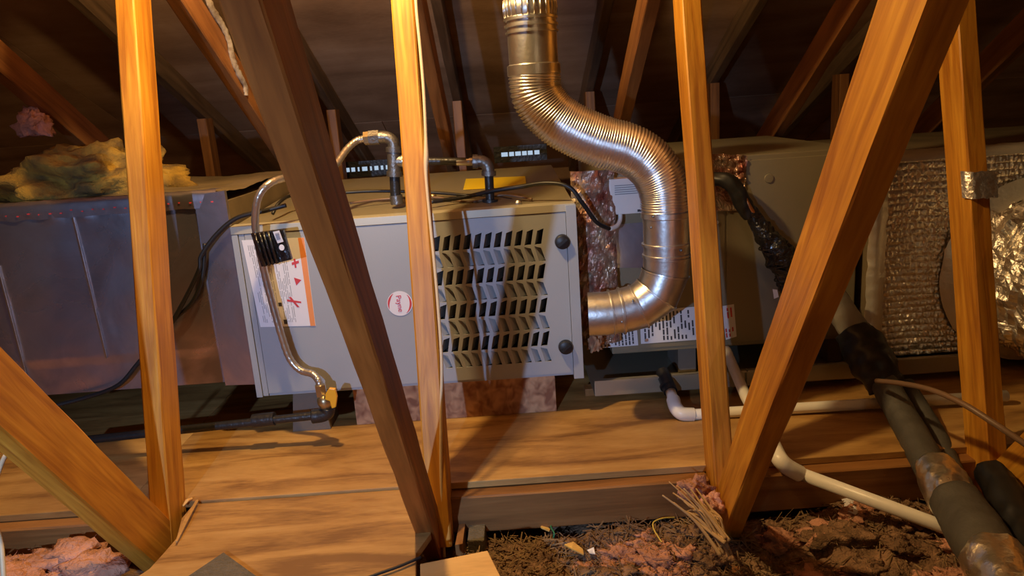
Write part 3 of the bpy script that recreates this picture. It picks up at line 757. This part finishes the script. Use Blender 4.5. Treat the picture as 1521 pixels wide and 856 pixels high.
# even steps along the bend, one ridge about every 5 mm
acc = [0]
for i in range(1, len(pth)): acc.append(acc[-1] + (pth[i] - pth[i-1]).length)
tot = acc[-1]; NS = int(tot / .0012); ev = []; j = 0
for i in range(NS + 1):
    s_ = tot * i / NS
    while j < len(acc) - 2 and acc[j + 1] < s_: j += 1
    ev.append(pth[j].lerp(pth[j + 1], (s_ - acc[j]) / max(1e-9, acc[j + 1] - acc[j])))
rr = [RV * 1.05 + .0018 * math.sin(2 * math.pi * (tot * i / NS) / .0062) + .0012 * noise.noise(Vector((i * .05, 0, 0))) for i in range(NS + 1)]
MB().tube(ev, rr, 36).build('corrugated_pipe', M['flexmetal'], vp, smooth=True)
lo_ = [P(989, 308, YV), P(990, 382, YV)]
MB().tube(lo_, RV * .985, 32).build('lower_pipe', M['galv'], vp, smooth=True, autos=True)
for (px, py, h, k) in ((989, 318, .016, 1.06), (990, 362, .008, 1.07), (990, 378, .007, 1.05)):
    c = P(px, py, YV); t = (lo_[1] - lo_[0]).normalized()
    MB().tube([c - t * h / 2, c - t * h * .35, c + t * h * .35, c + t * h / 2], [RV * .985, RV * k, RV * k, RV * .985], 32).build('collar', M['galv'], vp, smooth=True, autos=True)
# four gore elbow, joints proud
gore = [P(990, 380, YV), P(989, 404, YV), P(976, 436, YV), P(950, 455, YV), P(922, 462, YV)]
for i in range(4):
    a, b = gore[i], gore[i + 1]; t = (b - a).normalized()
    ta = ((a - gore[i - 1]).normalized() + t).normalized() if i else t
    tb = (t + (gore[i + 2] - b).normalized()).normalized() if i < 3 else t
    mb = MB(); seg = 36; y = Vector((0, 1, 0)); n = y.cross(t).normalized()
    def ring(c, nn, r):                     # the pipe's section cut by the mitre plane
        out = []
        for k in range(seg):
            an = 2 * math.pi * k / seg; p = c + y * math.cos(an) * r + n * math.sin(an) * r
            out.append(p + t * ((c - p).dot(nn) / t.dot(nn)))
        return out
    for c, nn, r in ((a, ta, RV * 1.045), (a + t * .004, ta, RV * 1.045), (a + t * .005, ta, RV * 1.0), (b - t * .003, tb, RV * .99), (b, tb, RV * .99)):
        mb.v += ring(c, nn, r)
    for q_ in range(4):
        for k in range(seg): mb.f.append((q_*seg + k, q_*seg + (k+1) % seg, (q_+1)*seg + (k+1) % seg, (q_+1)*seg + k))
    mb.build('elbow_gore', M['galv'], vp, smooth=True, autos=True)
out = [P(924, 462, YV), P(898, 466, YV), P(868, 468, YV + .02)]
MB().tube([out[0], out[1], P(874, 467, YV + .004)], RV * .97, 32).build('outlet_pipe', M['galv'], vp, smooth=True, autos=True)
t = (out[1] - out[0]).normalized()
for (px, py, h, k) in ((923, 462, .007, 1.06), (908, 464, .005, 1.03)):
    c = P(px, py, YV); MB().tube([c - t * h / 2, c - t * h * .3, c + t * h * .3, c + t * h / 2], [RV * .98, RV * k, RV * k, RV * .98], 32).build('collar', M['galv'], vp, smooth=True, autos=True)
c = P(893, 486, YV - .046)
MB().slab([c + Vector((-.013, 0, .011)), c + Vector((.013, -.004, .013)), c + Vector((.013, .006, -.010)), c + Vector((-.013, .010, -.012))], (0, -.0006, 0)).build('pipe_label', M['paper'], vp)
mb = MB()
for (px, py) in ((970, 322), (967, 338), (1012, 372), (1003, 388), (800, 92), (803, 112), (940, 447), (924, 478)):
    c = P(px, py, YV - .050); mb.sphere(c, .0035, 1)
mb.build('screw_heads', M['malleable'], vp)

# ================================================================== GAS PIPING
gp = thing('gas_pipe', P(587, 300, 1.86), 'grey and black gas pipe assembly standing on top of the furnace', 'gas pipe')
YG = 1.90
def fit(pts, r, m='malleable', name='fitting', n=8, seg=16): return MB().tube(spline(pts, n) if len(pts) > 2 else pts, r, seg).build(name, M[m], gp, smooth=True, autos=True)
b0 = onT(589, 303)
fit([P(590, 303, YG), P(588, 290, YG)], .0165, name='coupling')
fit([P(588, 295, YG), P(586, 258, YG)], .0135, 'iron', 'nipple')
fit([P(586, 262, YG), P(585, 218, YG)], .0175, name='tee')
fit([P(586, 262, YG), P(586, 255, YG)], .0205, name='tee_band'); fit([P(585, 226, YG), P(585, 219, YG)], .0205, name='tee_band')
fit([P(585, 240, YG), P(604, 239, YG)], .0165, name='tee_branch'); fit([P(598, 239, YG), P(606, 239, YG)], .0200, 'brass', name='tee_band')
fit([P(585, 222, YG), P(583, 210, YG), P(574, 204, YG), P(562, 204, YG)], .0150, name='elbow')
fit([P(563, 204, YG), P(548, 205, YG)], .0185, 'malleable', 'union_nut', seg=6)
fit([P(549, 205, YG), P(541, 206, YG)], .0170, 'brass', 'flare_nut', seg=6)
fit([P(604, 239, YG), P(700, 240, YG)], .0095, 'iron', 'cross_pipe')
fit([P(678, 240.5, YG), P(706, 240, YG)], .0098, 'galv', 'bright_nipple')
fit([P(702, 240, YG), P(710, 240, YG)], .0180, name='elbow_band')
fit([P(706, 240, YG), P(716, 240, YG), P(724, 246, YG), P(726, 258, YG)], .0155, name='elbow')
fit([P(726, 254, YG), P(726, 261, YG)], .0185, name='elbow_band')
fit([P(726, 258, YG), P(728, 297, YG)], .0115, 'iron', 'nipple')
fit([P(728, 296, YG), P(728, 302, YG)], .0200, 'iron', 'grommet')
# flexible connector
gc = thing('gas_connector', P(485, 600, 1.70), 'pale flexible gas connector looping over the furnace and down its front to the yellow valve', 'gas connector')
pth = spline([P(542, 206, YG), P(530, 209, YG), P(515, 222, YG - .02), P(500, 243, YG - .06), P(488, 253, YG - .09), P(460, 258, 1.80), P(425, 264, 1.74), P(400, 273, 1.70), P(384, 293, 1.69), P(379, 330, 1.70), P(384, 365, 1.715),
              P(392, 402, 1.73), P(403, 445, 1.735), P(417, 495, 1.735), P(430, 532, 1.735), P(446, 550, 1.73), P(464, 556, 1.72), P(473, 566, 1.71), P(477, 580, 1.70)], 10)
MB().tube(pth, [.0088 + .0005 * math.sin(i * 2.2) for i in range(len(pth))], 14).build('flexible_tube', M['gasflex'], gc, smooth=True)
MB().tube([P(475, 572, 1.70), P(478, 588, 1.70)], .0135, 6).build('flare_nut', M['brass'], gc)
gv = thing('gas_valve', P(487, 612, 1.70), 'gas shutoff valve with yellow lever below the furnace', 'valve')
MB().tube([P(478, 588, 1.70), P(482, 596, 1.70), P(486, 608, 1.70)], [.014, .018, .014], 14).build('valve_body', M['brass'], gv, smooth=True)
a = P(492, 588, 1.675)
v = MB().tube([P(482, 592, 1.70), a], .008, 10).build('stem', M['brass'], gv, smooth=True)
mb = MB(); L = [P(485, 583, 1.672), P(490, 575, 1.672), P(499, 576, 1.672), P(502, 588, 1.672), P(500, 603, 1.672), P(494, 605, 1.672), P(491, 594, 1.672), P(484, 592, 1.672)]
mb.slab(L, (0, -.010, 0)).build('lever', M['yellow'], gv, bevel=.002)
# black iron pipe along the floor
ip = thing('black_iron_pipe', P(300, 645, 1.68), 'long black iron gas pipe lying on the walkway in front of the left duct', 'gas pipe')
a = P(486, 616, 1.70); e = P(118, 655, 1.72)
MB().tube([a + Vector((0, 0, .0)), a + Vector((-.02, 0, 0)), e], .0105, 14).build('pipe', M['iron'], ip, smooth=True, autos=True)
MB().tube(spline([P(487, 606, 1.70), P(486, 613, 1.70), P(478, 617, 1.70), P(464, 619, 1.70)], 6), .0175, 14).build('elbow', M['iron'], ip, smooth=True)
MB().tube([P(408, 622, 1.705), P(376, 625.5, 1.706)], .0170, 14).build('coupling', M['iron'], ip, smooth=True, autos=True)
# regulator box hanging on the connector
tb = thing('tagged_sleeve', P(405, 395, 1.70), 'glossy black sleeve with white barcode tag hung on the gas connector', 'sleeve')
L = [P(372, 347, 1.69), P(420, 341, 1.672), P(433, 386, 1.672), P(388, 397, 1.69)]
MB().slab(L, (0, .014, 0)).build('sleeve', M['blackfilm'], tb, bevel=.002)
mb = MB()
for u in (.16, .30, .42, .56):
    mb.tube([bil(u, .0, L[0].y - .006 - .016 * u, L), bil(u, 1, L[0].y - .006 - .016 * u, L)], .0035, 6)
mb.build('fold', M['blackfilm'], tb, smooth=True)
def bt(u, v): 
    p = bil(u, v, 0, L); return Vector((p.x, L[0].y + (L[1].y - L[0].y) * u - .0025, p.z))
o = MB().slab([bt(.70, .03), bt(.90, .01), bt(.93, .38), bt(.74, .40)], (0, -.0008, 0)).build('tag', M['paper'], tb)
mb = MB()
for k in range(6): mb.slab([bt(.75, .10 + .035 * k) + Vector((0, -.0012, 0)), bt(.87, .09 + .035 * k) + Vector((0, -.0012, 0)), bt(.87, .105 + .035 * k) + Vector((0, -.0012, 0)), bt(.75, .115 + .035 * k) + Vector((0, -.0012, 0))], (0, -.0003, 0))
mb.build('barcode', M['ink'], o)
mb = MB(); cc_ = bt(.83, .55); mb.slab([cc_ + Vector((math.cos(a) * .006, -.001, math.sin(a) * .007)) for a in [k * math.pi / 8 for k in range(16)]], (0, -.0006, 0)); mb.build('round_mark', M['paper'], tb)

# ================================================================== CABLES
def cable(name, pts, r, m, lab_, cat='cable', n=10, seg=8):
    return tag(MB().tube(spline(pts, n), r, seg).build(name, M[m], smooth=True), lab_, cat)
cable('power_cable', [P(640, 300, 1.86), P(690, 293, 1.90), P(730, 284, 1.87), P(770, 278, 1.85), P(812, 272, 1.82), P(845, 278, 1.80), P(866, 303, 1.80), P(886, 330, 1.82), P(905, 340, 1.845)], .0055, 'black',
      'black cable arching over the furnace top to the white control box')
cable('thermostat_cable', [P(405, 318, 1.84), P(416, 300, 1.87), P(440, 289, 1.95), P(500, 287, 2.02), P(560, 284, 2.03), P(640, 286, 2.03), P(690, 290, 2.0), P(730, 292, 1.98), P(760, 297, 1.92)], .0045, 'black',
      'thin black cable lying across the furnace top behind the gas pipe')
cable('thin_cable', [P(520, 302, 1.93), P(570, 296, 1.97), P(640, 293, 1.96), P(700, 300, 1.90), P(745, 290, 1.93), P(790, 296, 1.85)], .003, 'brownwire', 'thin brown cable on the furnace top near the grommets')
cable('black_cable', [P(425, 305, 1.77), P(395, 313, 1.765), P(352, 324, 1.765), P(322, 348, 1.765), P(299, 380, 1.765), P(296, 400, 1.765), P(277, 440, 1.765), P(256, 478, 1.76), P(246, 492, 1.765), P(205, 540, 1.765), P(176, 572, 1.76), P(130, 590, 1.765), P(70, 606, 1.75)],
      .0055, 'black', 'black cable draped down the face of the left foil duct')
cable('black_cable', [P(304, 362, 1.772), P(301, 410, 1.772), P(286, 448, 1.772), P(262, 472, 1.774), P(248, 490, 1.778)], .0048, 'black', 'second shorter black cable looping on the foil duct beside the left post')
def onC(px, py):
    p = PX(px, py, -.165); y0 = POST[-.191]; yy = y0 - .050 + (p.z + .1) * .2418; return P(px, py, yy)
pts = [onC(616, -30), onC(619, 20), onC(624, 70), onC(629, 130), onC(632, 190), onC(633, 228), onC(633, 262), onC(638, 320), onC(645, 390), onC(651, 460), onC(656, 540), onC(655, 620), onC(655, 700), onC(657, 770), onC(660, 828)]
pp = spline(pts, 10)
tag(MB().tube(pp, [.0034 + .0020 * math.exp(-((i - 52) / 6) ** 2) for i in range(len(pp))], 8).build('cream_cable', M['cable'], smooth=True), 'flat cream cable running down the right side of the middle post', 'cable')
cable('cream_wire', [P(14, 668, 1.10), P(2, 690, 1.08), P(-12, 740, 1.05), P(-6, 780, 1.02), P(2, 812, 1.0), P(6, 870, .98)], .0036, 'cable', 'pale wire loop at the lower left corner beside the pink batt')
# torn white strip on the left rear web
pts = [PX(304, -20, -.737), PX(312, 8, -.737), PX(326, 30, -.737), PX(338, 55, -.737), PX(345, 82, -.737), PX(352, 104, -.737), PX(364, 128, -.737), PX(366, 142, -.737)]
pp = spline(pts, 8)
tag(MB().tube(pp, [.013 * (.6 + .5 * abs(noise.noise(Vector((i * .35, 2, 0))))) if i < len(pp) - 4 else .006 for i in range(len(pp))], 8, rough=.7, squash=.35).build('torn_paper_strip', M['oldpaper'], smooth=True), 'torn mottled white paper strip hanging along the sloping timber at top left', 'paper')

# ================================================================== PVC DRAINS
d1 = thing('pvc_drain', P(1010, 615, 1.70), 'white plastic drain pipe with elbow running level to the right along the walkway', 'drain pipe')
a = P(985, 556, 1.845); b = P(996, 582, 1.79); c = P(1008, 607, 1.73)
RP = .0135
MB().tube([P(984, 553, 1.856), b], .0180, 20).build('rubber_coupling', M['black'], d1, smooth=True, autos=True)
t = (b - a).normalized(); MB().tube([P(990, 572, 1.812), P(991.5, 575, 1.806)], .0195, 20).build('hose_clamp', M['iron'], d1, smooth=True, autos=True)
c1 = PZ(1005, 612, .022); yv1 = c1.y
MB().tube([b, P(1002, 600, (b.y + yv1) / 2 - .01)], RP, 18).build('stub', M['pvc'], d1, smooth=True)
el = spline([P(1000, 594, b.y - .035), P(1004, 606, yv1 + .015), P(1013, 614.5, yv1), P(1030, 616, yv1)], 8)
MB().tube(el, RP * 1.28, 20).build('elbow', M['pvc'], d1, smooth=True, autos=True)
far = PZ(1495, 588, .022)
MB().tube([P(1028, 616, yv1), far], RP, 18).build('pipe', M['pvc'], d1, smooth=True)
d2 = thing('pvc_drain', PZ(1165, 690, .02), 'white plastic drain pipe sloping from under the cabinet to the lower right over insulation', 'drain pipe')
a = P(1078, 520, 1.90); b = PZ(1160, 684, .030)
MB().tube([a, P(1108, 590, 1.70), PZ(1152, 670, .034)], RP, 18).build('pipe', M['pvc'], d2, smooth=True)
el = spline([PZ(1148, 662, .036), PZ(1158, 682, .030), PZ(1170, 694, .015), PZ(1188, 704, -.004)], 8)
MB().tube(el, RP * 1.28, 20).build('elbow', M['pvc'], d2, smooth=True, autos=True)
MB().tube([PZ(1184, 702, -.002), PZ(1420, 790, -.075), PZ(1500, 822, -.10)], RP * 1.0, 18).build('pipe', M['pvc'], d2, smooth=True)
MB().tube([PZ(1184.5, 702, -.002), PZ(1187, 703.2, -.003)], RP * 1.32, 20).build('glue_ring', M['iron'], d2, smooth=True)

# ================================================================== REFRIGERANT LINES
ls = thing('refrigerant_lines', P(1300, 560, 1.70), 'grey foam insulated refrigerant lines with foil tape running down to the lower right', 'refrigerant pipes')
def taper(pts, rs, n=10):
    pp = spline(pts, n); m_ = len(pp) - 1
    out_ = []
    for i in range(len(pp)):
        f = i / m_ * (len(rs) - 1); k = min(int(f), len(rs) - 2); out_.append(rs[k] + (rs[k + 1] - rs[k]) * (f - k))
    return pp, out_
pp, rr = taper([P(1228, 425, 1.83), P(1252, 466, 1.80), P(1280, 506, 1.76)], [.034, .036, .036])
MB().tube(pp, rr, 20, rough=.08).build('foam_sleeve', M['foamend'], ls, smooth=True)
pp, rr = taper([P(1266, 492, 1.77), P(1285, 520, 1.73), P(1302, 548, 1.69), P(1318, 578, 1.66)], [.040, .052, .050, .040])
MB().tube(pp, rr, 22, rough=.22).build('black_tape_wrap', M['black'], ls, smooth=True)
pp, rr = taper([P(1308, 560, 1.67), P(1330, 600, 1.60), P(1358, 650, 1.50), P(1394, 716, 1.36)], [.031, .032, .033, .034])
MB().tube(pp, rr, 24, rough=.05).build('foam_sleeve', M['foam'], ls, smooth=True)
pp, rr = taper([P(1345, 570, 1.70), P(1366, 605, 1.63), P(1395, 655, 1.52), P(1420, 712, 1.40)], [.019, .021, .022, .022])
MB().tube(pp, rr, 20, rough=.05).build('foam_sleeve', M['foam'], ls, smooth=True)
pp, rr = taper([P(1388, 695, 1.37), P(1404, 722, 1.31), P(1422, 752, 1.25)], [.038, .044, .042])
MB().tube(pp, rr, 26, rough=.16).build('foil_tape_wrap', M['foilband'], ls, smooth=True)
pp, rr = taper([P(1418, 742, 1.26), P(1445, 785, 1.18), P(1478, 838, 1.08)], [.044, .049, .048])
MB().tube(pp, rr, 26, rough=.06).build('foam_sleeve', M['foam'], ls, smooth=True)
pp, rr = taper([P(1476, 832, 1.085), P(1494, 862, 1.03), P(1520, 905, .96)], [.050, .050, .050])
MB().tube(pp, rr, 26, rough=.12).build('foil_tape_wrap', M['foilband'], ls, smooth=True)
pp, rr = taper([P(1472, 700, 1.34), P(1497, 745, 1.25), P(1526, 800, 1.15), P(1552, 850, 1.06)], [.028, .034, .034, .034])
tag(MB().tube(pp, rr, 20, rough=.2).build('black_hose', M['black'], smooth=True), 'black hose beside the foam lines at the lower right corner', 'hose')
cable('brown_cable', [P(1302, 566, 1.60), P(1340, 570, 1.50), P(1385, 580, 1.38), P(1430, 600, 1.30), P(1475, 628, 1.24), P(1535, 668, 1.18)], .0058, 'brownwire', 'brown cable sweeping across the right post over the foam lines')
# black film wrapped tubing on the coil cabinet
bl = thing('film_wrapped_tubing', P(1150, 440, 1.88), 'tubing bound in glossy black film on the coil cabinet, left of the broad orange diagonal', 'tubing')
pp, rr = taper([P(1054, 266, 1.90), P(1078, 268, 1.88), P(1094, 284, 1.87), P(1104, 306, 1.87), P(1114, 322, 1.87)], [.016, .020, .020, .022, .016])
MB().tube(pp, rr, 18, rough=.25).build('rubber_sleeve', M['black'], bl, smooth=True)
MB().tube(spline([P(1092, 276, 1.865), P(1104, 290, 1.86), P(1114, 308, 1.855), P(1128, 328, 1.86), P(1138, 348, 1.86)], 8), .0055, 10).build('copper_tube', M['copper'], bl, smooth=True)
pp, rr = taper([P(1112, 310, 1.87), P(1124, 328, 1.87), P(1140, 352, 1.86), P(1160, 382, 1.86), P(1170, 408, 1.86), P(1166, 432, 1.87)], [.013, .020, .026, .040, .032, .013], 14)
mb = MB(); mb.tube(pp, rr, 40)
for v in mb.v: v += Vector((noise.noise(v * 45), noise.noise(v * 45 + Vector((9, 0, 0))), noise.noise(v * 60))) * .010
mb.build('black_film', M['blackfilm'], bl)
for k in range(6):
    f = .40 + .085 * k; i = int(f * len(pp)); c = pp[i]; r_ = rr[i] * 1.12
    pts_ = [c + Vector((math.cos(a) * r_, math.sin(a) * r_ * .9, .25 * math.cos(a) * r_ * (1 if k % 2 else -1))) for a in [2 * math.pi * q_ / 20 for q_ in range(21)]]
    MB().tube(pts_, .0024, 6).build('binding', M['blackfilm'], bl, smooth=True)
MB().tube([P(1162, 425, 1.86), P(1168, 458, 1.865)], .007, 8).build('tail', M['black'], bl, smooth=True)
o = MB(); c = P(1152, 436, 1.85)
MB().slab([c + Vector((-.008, 0, .012)), c + Vector((.003, -.002, .010)), c + Vector((.008, 0, -.010)), c + Vector((-.004, 0, -.014))], (0, -.001, 0)).build('white_tag', M['white'], bl)
# foil scrap on the right truss post
c = PX(1438, 278, .966)
yy = POST[.982] + (c.z + .1) * .2418 - .044
mb = MB(); n = 14
for j in range(n + 1):
    for i in range(9):
        a = i / 8; z = c.z - .022 + .055 * j / n; x = .952 + .062 * a; yp = yy + (z - c.z) * .2418
        e = .004 * noise.noise(Vector((i * .9, j * .7, 3)))
        if a < .12: mb.v.append(Vector((.9555, yp + .022, z)))
        else: mb.v.append(Vector((x, yp - .004 - abs(e), z + e)))
for j in range(n):
    for i in range(8): a = j * 9 + i; mb.f.append((a, a + 1, a + 10, a + 9))
tag(mb.build('foil_scrap', M['foilwrap'], smooth=True), 'crumpled foil scrap stuck round the right post', 'foil scrap')

# ================================================================== SMALL THINGS IN THE FOREGROUND
q = [PZ(332, 822, 0), PZ(382, 858, 0), PZ(420, 900, 0), PZ(330, 960, 0), PZ(230, 900, 0), PZ(280, 857, 0)]
tag(MB().prism([(p.x, p.y) for p in q], -.0055, .0015).build('felt_shingle', M['shingle']), 'dark grey felt shingle corner on the plywood at the bottom edge', 'shingle')
q = [PZ(885, 846, -.12), PZ(930, 838, -.12), PZ(975, 850, -.12), PZ(990, 900, -.12), PZ(870, 900, -.12)]
tag(MB().prism([(p.x, p.y) for p in q], -.128, -.118).build('felt_shingle', M['shingle']), 'grey felt shingle half buried in straw debris at the bottom edge', 'shingle')
q = [PZ(676, 810, -.08), PZ(684, 768, -.08), PZ(692, 770, -.08), PZ(687, 808, -.08)]
tag(MB().prism([(p.x, p.y) for p in q], -.14, -.08).build('wood_offcut', M['board']), 'narrow brown offcut standing beside the middle post base', 'offcut')
q = [PZ(694, 803, -.085), PZ(697, 777, -.085), PZ(721, 775, -.085), PZ(719, 803, -.085)]
tag(MB().prism([(p.x, p.y) for p in q], -.150, -.085).build('dark_block', M['shingle'], bevel=.003), 'small dark block in the debris right of the middle post base', 'block')
def chip(pts, lab_, z=-.118, m='chip', name='wood_chip', t=.003, cat='wood chip'):
    q = [PZ(a, b, z) for a, b in pts]; return tag(MB().slab([p + Vector((0, 0, .004 * math.sin(i * 2))) for i, p in enumerate(q)], (0, 0, t)).build(name, M[m]), lab_, cat)
chip([(838, 811), (852, 809), (866, 816), (867, 825), (850, 820)], 'larger yellow wood chip on the debris near the bottom centre', -.105)
chip([(802, 783), (806, 780), (817, 786), (816, 790), (804, 788)], 'smaller yellow wood chip on the debris beside the green wire', -.105)
chip([(1249, 741), (1262, 740), (1275, 750), (1275, 766), (1262, 764), (1250, 757), (1255, 749)], 'jagged white paper scrap beneath the sloping white drain pipe', -.085, 'paper', 'paper_scrap', .001, 'paper scrap')
chip([(872, 818), (882, 816), (884, 822), (876, 822)], 'tiny white paper scrap right of the larger yellow chip', -.105, 'paper', 'paper_scrap', .001, 'paper scrap')
cable('yellow_wire', [PZ(1002, 769, -.10), PZ(985, 770, -.09), PZ(971, 776, -.09), PZ(971, 786, -.095), PZ(977, 797, -.10), PZ(983, 806, -.105)], .0016, 'ywire', 'short curled yellow wire on the debris', 'wire')
cable('green_wire', [PZ(818, 777, -.10), PZ(819, 785, -.10), PZ(823, 792, -.10), PZ(822, 800, -.11)], .0016, 'grass', 'short green wire standing in the debris', 'wire')
fr = thing('dry_frond', PZ(1060, 800, -.12), 'dry straw coloured frond leaning on the post base at the lower centre right', 'dry frond')
root = P(1080, 815, 1.20)
for k in range(26):
    f = (k / 25) ** .8; e = P(980 + 75 * f + random.uniform(-4, 4), 717 + 30 * f * f + random.uniform(-6, 14) + (20 if k % 3 == 0 else 0), 1.30 + random.uniform(-.03, .03)); 
    mid = root.lerp(e, .5) + Vector((random.uniform(.0, .012), 0, random.uniform(-.004, .014)))
    if k % 2: e = root.lerp(e, random.uniform(.6, .85))
    pp = spline([root + Vector((random.uniform(-.022, .006), random.uniform(-.01, .02), random.uniform(-.012, .02))), mid, e], 8)
    MB().tube(pp, [.0040 * (1 - .8 * i / len(pp)) + .0006 for i in range(len(pp))], 6, squash=.5).build('leaflet', M['straw'], fr, smooth=True)
lump('insulation_tuft', P(1030, 732, 1.38), .030, .025, .030, M['pink'], 'dusty pink insulation tuft behind the dry frond by the post base', 'insulation', 11, .7, 4)
lump('insulation_tuft', P(1056, 752, 1.34), .020, .022, .026, M['pinkpale'], 'small pale insulation tuft between the dry frond and post', 'insulation', 14, .7, 4)
for (pa, pb, lab_) in (((293, 744), (262, 805), 'long raised splinter on the broken plywood edge beside the left post'), ((285, 741), (272, 752), 'short splinter crossing the top of the broken plywood edge beside the left post')):
    a, b = PZ(*pa, .004), PZ(*pb, .002)
    tag(MB().tube([a, a.lerp(b, .5) + Vector((0, 0, .004)), b], [.003, .0045, .002], 5).build('wood_splinter', M['ply_pale']), lab_, 'splinter')
cable('flex_cable', [PZ(625, 828, .001), PZ(592, 842, .001), PZ(548, 858, .001), PZ(500, 880, .001)], .0028, 'black', 'black cord lying on the plywood at the bottom, left of the middle post base')

# soffit vents at the eave, daylight behind
def vent(px0, px1, py, lab_):
    a, b = P(px0, py, 3.9), P(px1, py, 3.9); y = 3.9; h = .011; z = (a.z + b.z) / 2
    v = thing('soffit_vent', (a.x, y, z - .02), lab_, 'vent')
    MB().box((a.x - .02, y + .012, z - h - .01), (b.x + .02, y + .016, z + h + .01)).build('screen', M['daylight'], v)
    MB().box((a.x - .05, y - .004, z + h), (b.x + .05, y + .010, z + h + .03)).build('frame', M['iron'], v)
    MB().box((a.x - .05, y - .004, z - h - .03), (b.x + .05, y + .010, z - h)).build('frame', M['iron'], v)
    n = int((b.x - a.x) / .03)
    x = a.x - .02
    MB().box((a.x - .05, y - .004, z - h + .0005), (a.x - .012, y + .010, z + h - .0005)).build('frame', M['iron'], v)
    MB().box((b.x + .012, y - .004, z - h + .0005), (b.x + .05, y + .010, z + h - .0005)).build('frame', M['iron'], v)
    for k in range(n):
        x = a.x + (b.x - a.x) * (k + .5) / n + random.uniform(-.006, .006)
        MB().box((x, y - .002, z - h + .0005), (x + random.uniform(.005, .014), y + .010, z + h - .0005)).build('bar', M['iron'], v)
vent(505, 575, 251, 'narrow eave vent glowing with daylight, left of the gas pipe')
vent(748, 798, 228, 'narrow eave vent glowing with daylight, left of the corrugated vent pipe')
